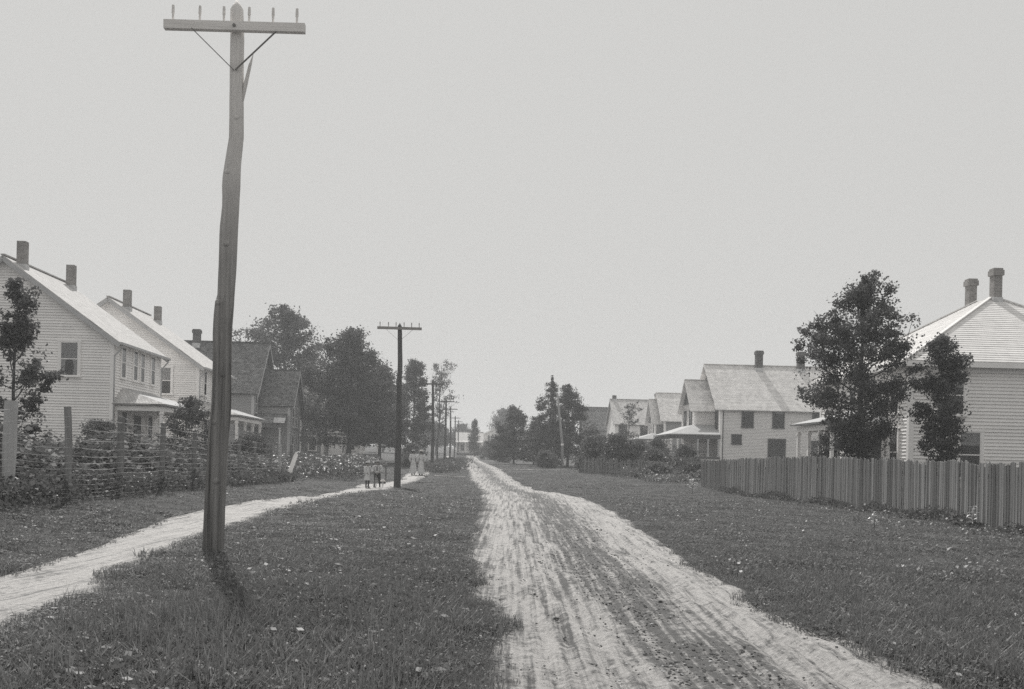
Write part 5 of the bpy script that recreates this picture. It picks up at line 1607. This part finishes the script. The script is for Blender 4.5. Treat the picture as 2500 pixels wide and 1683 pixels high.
# ------------------------------------------------------------------ people
def person(label, x, y, rz, H, joints, skin='skin', group=None, z=None):
    """one continuous skinned body; joints in units of body height, the figure faces -y before turning"""
    J = {'pelvis': (0, 0, .52, .075, .06), 'waist': (0, 0, .61, .066, .05), 'chest': (0, -.002, .73, .08, .058), 'neck0': (0, .006, .815, .034, .034), 'neck': (0, .0, .855, .03, .03),
         'jaw': (0, -.016, .893, .042, .044), 'skull': (0, -.004, .935, .052, .058), 'crown': (0, .004, .975, .036, .042), 'nose': (0, -.074, .915, .006, .008),
         'shL': (.098, 0, .795, .034, .034), 'elL': (.13, .01, .63, .025, .025), 'wrL': (.13, -.03, .49, .017, .017), 'haL': (.13, -.045, .455, .018, .012),
         'shR': (-.098, 0, .795, .034, .034), 'elR': (-.13, .01, .63, .025, .025), 'wrR': (-.13, -.03, .49, .017, .017), 'haR': (-.13, -.045, .455, .018, .012),
         'hiL': (.048, 0, .49, .056, .056), 'knL': (.05, -.01, .28, .036, .036), 'anL': (.05, .01, .04, .023, .023), 'toL': (.055, -.085, .016, .022, .016),
         'hiR': (-.048, 0, .49, .056, .056), 'knR': (-.05, -.01, .28, .036, .036), 'anR': (-.05, .01, .04, .023, .023), 'toR': (-.055, -.085, .016, .022, .016)}
    for k, v in joints.items(): J[k] = tuple(v) + J[k][len(v):]
    E = [('pelvis', 'waist'), ('waist', 'chest'), ('chest', 'neck0'), ('neck0', 'neck'), ('neck', 'jaw'), ('jaw', 'skull'), ('skull', 'crown'), ('jaw', 'nose')]
    for s_ in 'LR':
        E += [('chest', 'sh' + s_), ('sh' + s_, 'el' + s_), ('el' + s_, 'wr' + s_), ('wr' + s_, 'ha' + s_), ('pelvis', 'hi' + s_), ('hi' + s_, 'kn' + s_), ('kn' + s_, 'an' + s_), ('an' + s_, 'to' + s_)]
        w, h_ = Vector(J['wr' + s_][:3]), Vector(J['ha' + s_][:3]); d = (h_ - w).normalized()
        sd = d.cross(Vector((0, 1, .3)));  sd.normalize(); cv = sd.cross(d)
        for i, (o_, l_) in enumerate(((-1.5, .040), (-.5, .046), (.5, .043), (1.5, .034))):
            a, b_ = 'f%d%s' % (i, s_), 'g%d%s' % (i, s_)
            p1 = h_ + d * l_ * .55 + sd * o_ * .0085; p2 = h_ + d * l_ + sd * o_ * .009 - cv * .012
            J[a] = (*p1, .0052, .0052); J[b_] = (*p2, .0042, .0042); E += [('ha' + s_, a), (a, b_)]
        t1 = w + d * .012 + sd * .02; t2 = t1 + d * .02 + sd * .008
        J['t1' + s_] = (*t1, .0062, .0062); J['t2' + s_] = (*t2, .005, .005); E += [('wr' + s_, 't1' + s_), ('t1' + s_, 't2' + s_)]
    keys = list(J)
    me = bpy.data.meshes.new('person')
    me.from_pydata([tuple(c * H for c in J[k][:3]) for k in keys], [(keys.index(a), keys.index(b_)) for a, b_ in E], [])
    me.materials.append(M[skin])
    ob = link('person', me, None, None, (x, y, gz(x, y) + .012 if z is None else z)); ob.rotation_euler = (0, 0, rz)
    ob.modifiers.new('skin', 'SKIN')
    for i, k in enumerate(keys):
        sv = me.skin_vertices[0].data[i]; sv.radius = (J[k][3] * H, J[k][4] * H); sv.use_root = (k == 'pelvis')
    ss = ob.modifiers.new('sub', 'SUBSURF'); ss.levels = 1; ss.render_levels = 2
    ob.modifiers['skin'].use_smooth_shade = True
    tag(ob, label, 'person', group)
    return ob, J


def sleeve(ob, J, s_, H, mat, r0=.05, r1=.034, full=True):
    a, b_, c = [Vector(J[k + s_][:3]) * H for k in ('sh', 'el', 'wr')]
    sh = Vector(J['chest'][:3]) * H
    m = MB(); pts = [a * .8 + sh * .2 + Vector((0, 0, .01 * H)), a, a * .5 + b_ * .5, b_, b_ * .45 + c * .55, c] if full else [a * .8 + sh * .2, a, a * .5 + b_ * .5, b_ * .9 + a * .1]
    q = [r0 * H * f for f in (.95, 1.12, 1.1, 1.0, .95, .62)] if full else [r0 * H * f for f in (.95, 1.1, 1.05, .9)]
    m.tube(pts, q, 10); return m.build('sleeve', M[mat], ob, smooth=True)


def frock(ob, name, rings, mat, H, folds=9, amp=.05):
    """rings (z, cx, cy, rx, ry) in body heights; the hem ripples"""
    m = MB(); n = 36; idx = []; zt, zb = rings[-1][0], rings[0][0]
    for z, cx, cy, rx, ry in rings:
        idx.append(len(m.v)); f = max(0, (zt * .75 + zb * .25 - z) / (zt - zb)) * 1.6 * amp
        for k in range(n):
            t = 2 * math.pi * k / n; q = 1 + f * math.sin(folds * t + 1.3 * z * 10)
            m.v.append(((cx + rx * q * math.cos(t)) * H, (cy + ry * q * math.sin(t)) * H, z * H))
    for i in range(len(idx) - 1):
        for k in range(n):
            k2 = (k + 1) % n; m.f.append((idx[i] + k, idx[i] + k2, idx[i + 1] + k2, idx[i + 1] + k)); m.uv += [(0, 0)] * 4
    m.f.append(tuple(idx[-1] + k for k in range(n))); m.uv += [(0, 0)] * n
    return m.build(name, M[mat], ob, smooth=True)


def ball(ob, name, c, r3, mat, n=12, z0=-1.0, z1=1.0):
    m = MB(); R_ = []
    for i in range(9):
        t = z0 + (z1 - z0) * i / 8; q = math.sqrt(max(0.0004, 1 - t * t)); R_.append((c[2] + r3[2] * t, c[0], c[1], r3[0] * q, r3[1] * q))
    m.loft(R_, n); return m.build(name, M[mat], ob, smooth=True)


def shoes(ob, J, H, mat='leather'):
    for s_ in 'LR':
        a, t = Vector(J['an' + s_][:3]) * H, Vector(J['to' + s_][:3]) * H
        m = MB(); d = (t - a); d.z = 0; d.normalize()
        z0 = min(a.z - .04 * H, t.z - .016 * H)
        pts = [a - d * .018 * H + Vector((0, 0, -.02 * H)), a + d * .03 * H + Vector((0, 0, -.022 * H)), t]
        m.tube(pts, [.031 * H, .031 * H, .023 * H], 10); m.build('shoe', M[mat], ob, smooth=True)


# two women walking away up the path
for i, (x_, y_, lab, hat, sway) in enumerate(((-6.42, 64.0, 'left of two women in long pale dresses, seen from behind, small hat', 0, .012), (-5.88, 63.6, 'right of two women in long pale dresses, with puffed sleeves and a wider hat', 1, -.012))):
    H = 1.60
    ob, J = person(lab, x_, y_, math.pi + YAW, H, {'knL': (.05, -.045, .28), 'anL': (.05, -.03, .045), 'toL': (.055, -.12, .02), 'anR': (-.05, .09, .055), 'toR': (-.052, .01, .016),
                                                    'elL': (.15, .01, .65), 'wrL': (.125, -.05, .53), 'haL': (.12, -.065, .50), 'elR': (-.15, .01, .65), 'wrR': (-.135, -.05, .53), 'haR': (-.13, -.065, .50)}, group='people on the footpath', z=gz(x_, y_) + .0)
    frock(ob, 'skirt', [(.05, sway, .02, .150 + .01 * i, .15), (.12, sway, .015, .143, .14), (.25, 0, .01, .126, .12), (.42, 0, .006, .108, .10), (.52, 0, .003, .092, .082), (.60, 0, 0, .066, .056), (.615, 0, 0, .062, .052)], 'cloth_white', H, 11, .06)
    frock(ob, 'blouse', [(.60, 0, 0, .07, .06), (.64, 0, 0, .078, .066), (.70, 0, 0, .095, .075), (.77, 0, 0, .098, .07), (.81, 0, .002, .07, .052), (.83, 0, .004, .036, .036)], 'cloth_white', H, 7, .03)
    for s_ in 'LR': sleeve(ob, J, s_, H, 'cloth_white', .048 + .012 * i)
    m = MB(); m.loft([(.598 * H, 0, 0, .071 * H, .061 * H), (.612 * H, 0, 0, .071 * H, .061 * H)], 20); m.build('belt', M['cloth_grey'], ob)
    ball(ob, 'hair', (0, .012 * H, .935 * H), (.062 * H, .066 * H, .062 * H), 'hair'); ball(ob, 'bun', (0, .05 * H, .905 * H), (.034 * H, .03 * H, .03 * H), 'hair')
    m = MB(); w = .1 if i == 0 else .13
    m.loft([(.955 * H, 0, .0, w * H, w * H), (.965 * H, 0, 0, w * 1.02 * H, w * 1.02 * H), (.968 * H, 0, 0, .062 * H, .062 * H), (1.0 * H, 0, 0, .058 * H, .058 * H), (1.012 * H, 0, 0, .035 * H, .035 * H)], 20)
    m.build('hat', M['straw'] if i else M['cloth_grey'], ob, smooth=True)
    shoes(ob, J, H)

# child in a pale smock, turned towards the other
H = 1.14
ob, J = person('child in pale smock and soft hat on the footpath, left of the pair', -6.42, 43.75, R(38), H, {'elR': (-.13, -.02, .64), 'wrR': (-.07, -.09, .56), 'haR': (-.05, -.11, .545), 'elL': (.15, .0, .66), 'wrL': (.15, -.10, .62), 'haL': (.15, -.13, .61),
                'jaw': (0, -.02, .87, .05, .052), 'skull': (0, -.004, .925, .064, .07), 'crown': (0, .004, .972, .045, .05), 'nose': (0, -.088, .895), 'toR': (-.07, -.08, .016), 'knL': (.05, -.03, .28)}, group='people on the footpath')
frock(ob, 'smock', [(.28, -.0, .01, .125, .115), (.40, 0, .008, .112, .105), (.52, 0, .004, .10, .094), (.66, 0, 0, .094, .08), (.76, 0, 0, .09, .068), (.80, 0, 0, .06, .05), (.825, 0, .002, .042, .042)], 'cloth_white', H, 9, .05)
for s_ in 'LR': sleeve(ob, J, s_, H, 'cloth_white', .048)
for s_ in 'LR':
    m = MB(); a, b_ = Vector(J['kn' + s_][:3]) * H, Vector(J['an' + s_][:3]) * H
    m.tube([a + Vector((0, 0, .05)), a, a * .4 + b_ * .6, b_], [.043 * H, .041 * H, .035 * H, .027 * H], 10); m.build('stocking', M['cloth_dark'], ob, smooth=True)
shoes(ob, J, H)
ball(ob, 'hair', (0, .014 * H, .935 * H), (.072 * H, .074 * H, .062 * H), 'hair')
m = MB(); m.loft([(.958 * H, 0, -.005 * H, .10 * H, .10 * H), (.97 * H, 0, 0, .102 * H, .102 * H), (.985 * H, 0, 0, .08 * H, .08 * H), (1.02 * H, 0, 0, .05 * H, .05 * H)], 18); m.build('hat', M['cloth_grey'], ob, smooth=True)
for sx_ in (-1, 1): ball(ob, 'eye', (sx_ * .024 * H, -.062 * H, .925 * H), (.008 * H, .006 * H, .006 * H), 'hair', 8)
m = MB(); m.box(-.016 * H, .016 * H, -.074 * H, -.066 * H, .868 * H, .874 * H); m.build('mouth', M['leather'], ob)

# boy astride a tricycle
H = 1.17
ob, J = person('boy in flat cap, white shirt and dark knee breeches astride a tricycle', -6.02, 44.05, R(-4), H, {'elR': (-.19, .0, .68), 'wrR': (-.13, -.11, .60), 'haR': (-.12, -.14, .59), 'elL': (.20, .0, .68), 'wrL': (.13, -.11, .60), 'haL': (.12, -.14, .59),
                'jaw': (0, -.02, .872, .05, .052), 'skull': (0, -.004, .927, .062, .068), 'crown': (0, .004, .972, .045, .05), 'nose': (0, -.086, .897), 'hiL': (.06, 0, .49), 'hiR': (-.06, 0, .49), 'knL': (.085, -.02, .29), 'knR': (-.085, -.02, .29), 'anL': (.10, .02, .045), 'anR': (-.10, .02, .045), 'toL': (.115, -.07, .018), 'toR': (-.115, -.07, .018)}, group='people on the footpath')
frock(ob, 'shirt', [(.53, 0, 0, .09, .072), (.58, 0, 0, .098, .08), (.68, 0, 0, .102, .076), (.77, 0, 0, .098, .066), (.80, 0, 0, .07, .052), (.828, 0, .002, .042, .042)], 'cloth_white', H, 8, .05)
for s_ in 'LR': sleeve(ob, J, s_, H, 'cloth_white', .05)
m = MB(); m.beam((0, -.084 * H, .79 * H), (0, -.086 * H, .62 * H), .05, .012, up=(0, -1, 0)); m.build('necktie', M['cloth_dark'], ob)
for s_ in 'LR':
    a, b_, c = [Vector(J[k + s_][:3]) * H for k in ('hi', 'kn', 'an')]
    m = MB(); m.tube([a * .6 + Vector((0, 0, .53 * H)) * .4, a, a * .5 + b_ * .5, b_ - Vector((0, 0, .03 * H))], [.068 * H, .074 * H, .064 * H, .05 * H], 12); m.build('breeches_leg', M['cloth_dark'], ob, smooth=True)
    m = MB(); m.tube([b_, b_ * .4 + c * .6, c], [.041 * H, .036 * H, .027 * H], 10); m.build('stocking', M['cloth_dark'], ob, smooth=True)
shoes(ob, J, H)
ball(ob, 'hair', (0, .014 * H, .938 * H), (.068 * H, .072 * H, .056 * H), 'hair')
m = MB(); m.loft([(.965 * H, 0, .0, .078 * H, .085 * H), (.975 * H, 0, 0, .098 * H, .10 * H), (.995 * H, 0, 0, .095 * H, .096 * H), (1.012 * H, 0, 0, .05 * H, .05 * H)], 18); m.box(-.05 * H, .05 * H, -.135 * H, -.07 * H, .958 * H, .966 * H); m.build('cap', M['cloth_grey'], ob, smooth=False)
for sx_ in (-1, 1): ball(ob, 'eye', (sx_ * .024 * H, -.060 * H, .925 * H), (.008 * H, .006 * H, .006 * H), 'hair', 8)
m = MB(); m.box(-.016 * H, .016 * H, -.072 * H, -.064 * H, .868 * H, .874 * H); m.build('mouth', M['leather'], ob)

# tricycle
g = gz(-6.0, 43.9)
e = empty('tricycle', (-6.02, 44.0, g), R(-4), 'small iron tricycle under the boy on the footpath', 'tricycle')


def wheel(c, r_, nm='wheel'):
    m = MB(); n = 26
    P = [(c[0], c[1] + r_ * math.cos(2 * math.pi * k / n), c[2] + r_ * math.sin(2 * math.pi * k / n)) for k in range(n + 1)]
    m.tube(P, .010, 6, False); w = m.build(nm, M['trim_grey'], e, smooth=True)
    m = MB()
    for k in range(8): m.tube([c, (c[0], c[1] + r_ * math.cos(k * math.pi / 4), c[2] + r_ * math.sin(k * math.pi / 4))], .0035, 4, False)
    m.build('spokes', M['wire'], w)
    m = MB(); m.tube([(c[0] - .03, c[1], c[2]), (c[0] + .03, c[1], c[2])], .014, 8); m.build('hub', M['iron'], w)


wheel((0, -.27, .22), .21); wheel((-.2, .28, .17), .16); wheel((.2, .28, .17), .16)
m = MB(); m.tube([(0, -.27, .22), (.045, -.26, .3), (.045, -.24, .46), (0, -.22, .52)], .010, 6); m.tube([(-.045, -.26, .3), (-.045, -.24, .46), (0, -.22, .52)], .010, 6); m.tube([(0, -.23, .5), (0, 0, .40), (0, .2, .28), (0, .28, .17)], .013, 6); m.tube([(-.2, .28, .17), (.2, .28, .17)], .011, 6)
m.build('frame', M['iron'], e)
m = MB(); m.tube([(-.15, -.14, .66), (-.08, -.2, .66), (0, -.21, .64), (.08, -.2, .66), (.15, -.14, .66)], .010, 6); m.tube([(0, -.21, .64), (0, -.22, .5)], .011, 6); m.build('handlebar', M['iron'], e)
m = MB(); m.loft([(.44, 0, .06, .07, .10), (.47, 0, .06, .085, .12), (.49, 0, .06, .07, .10)], 14); m.build('saddle', M['leather'], e, smooth=True)

# ------------------------------------------------------------------ haze over the far end of the street
mz = bpy.data.materials.new('air'); mz.use_nodes = True
N = mz.node_tree.nodes; N.clear()
out = N.new('ShaderNodeOutputMaterial'); pv = N.new('ShaderNodeVolumePrincipled')
pv.inputs['Color'].default_value = (.93, .94, .95, 1)
pv.inputs['Density'].default_value = .0012
pv.inputs['Anisotropy'].default_value = .2
mz.node_tree.links.new(pv.outputs[0], out.inputs['Volume'])
m = MB(); m.box(-1600, 1600, -400, 2700, -3, 24)
hz = m.build('haze', mz); tag(hz, 'thin pale summer haze over the street', 'haze', kind='stuff')
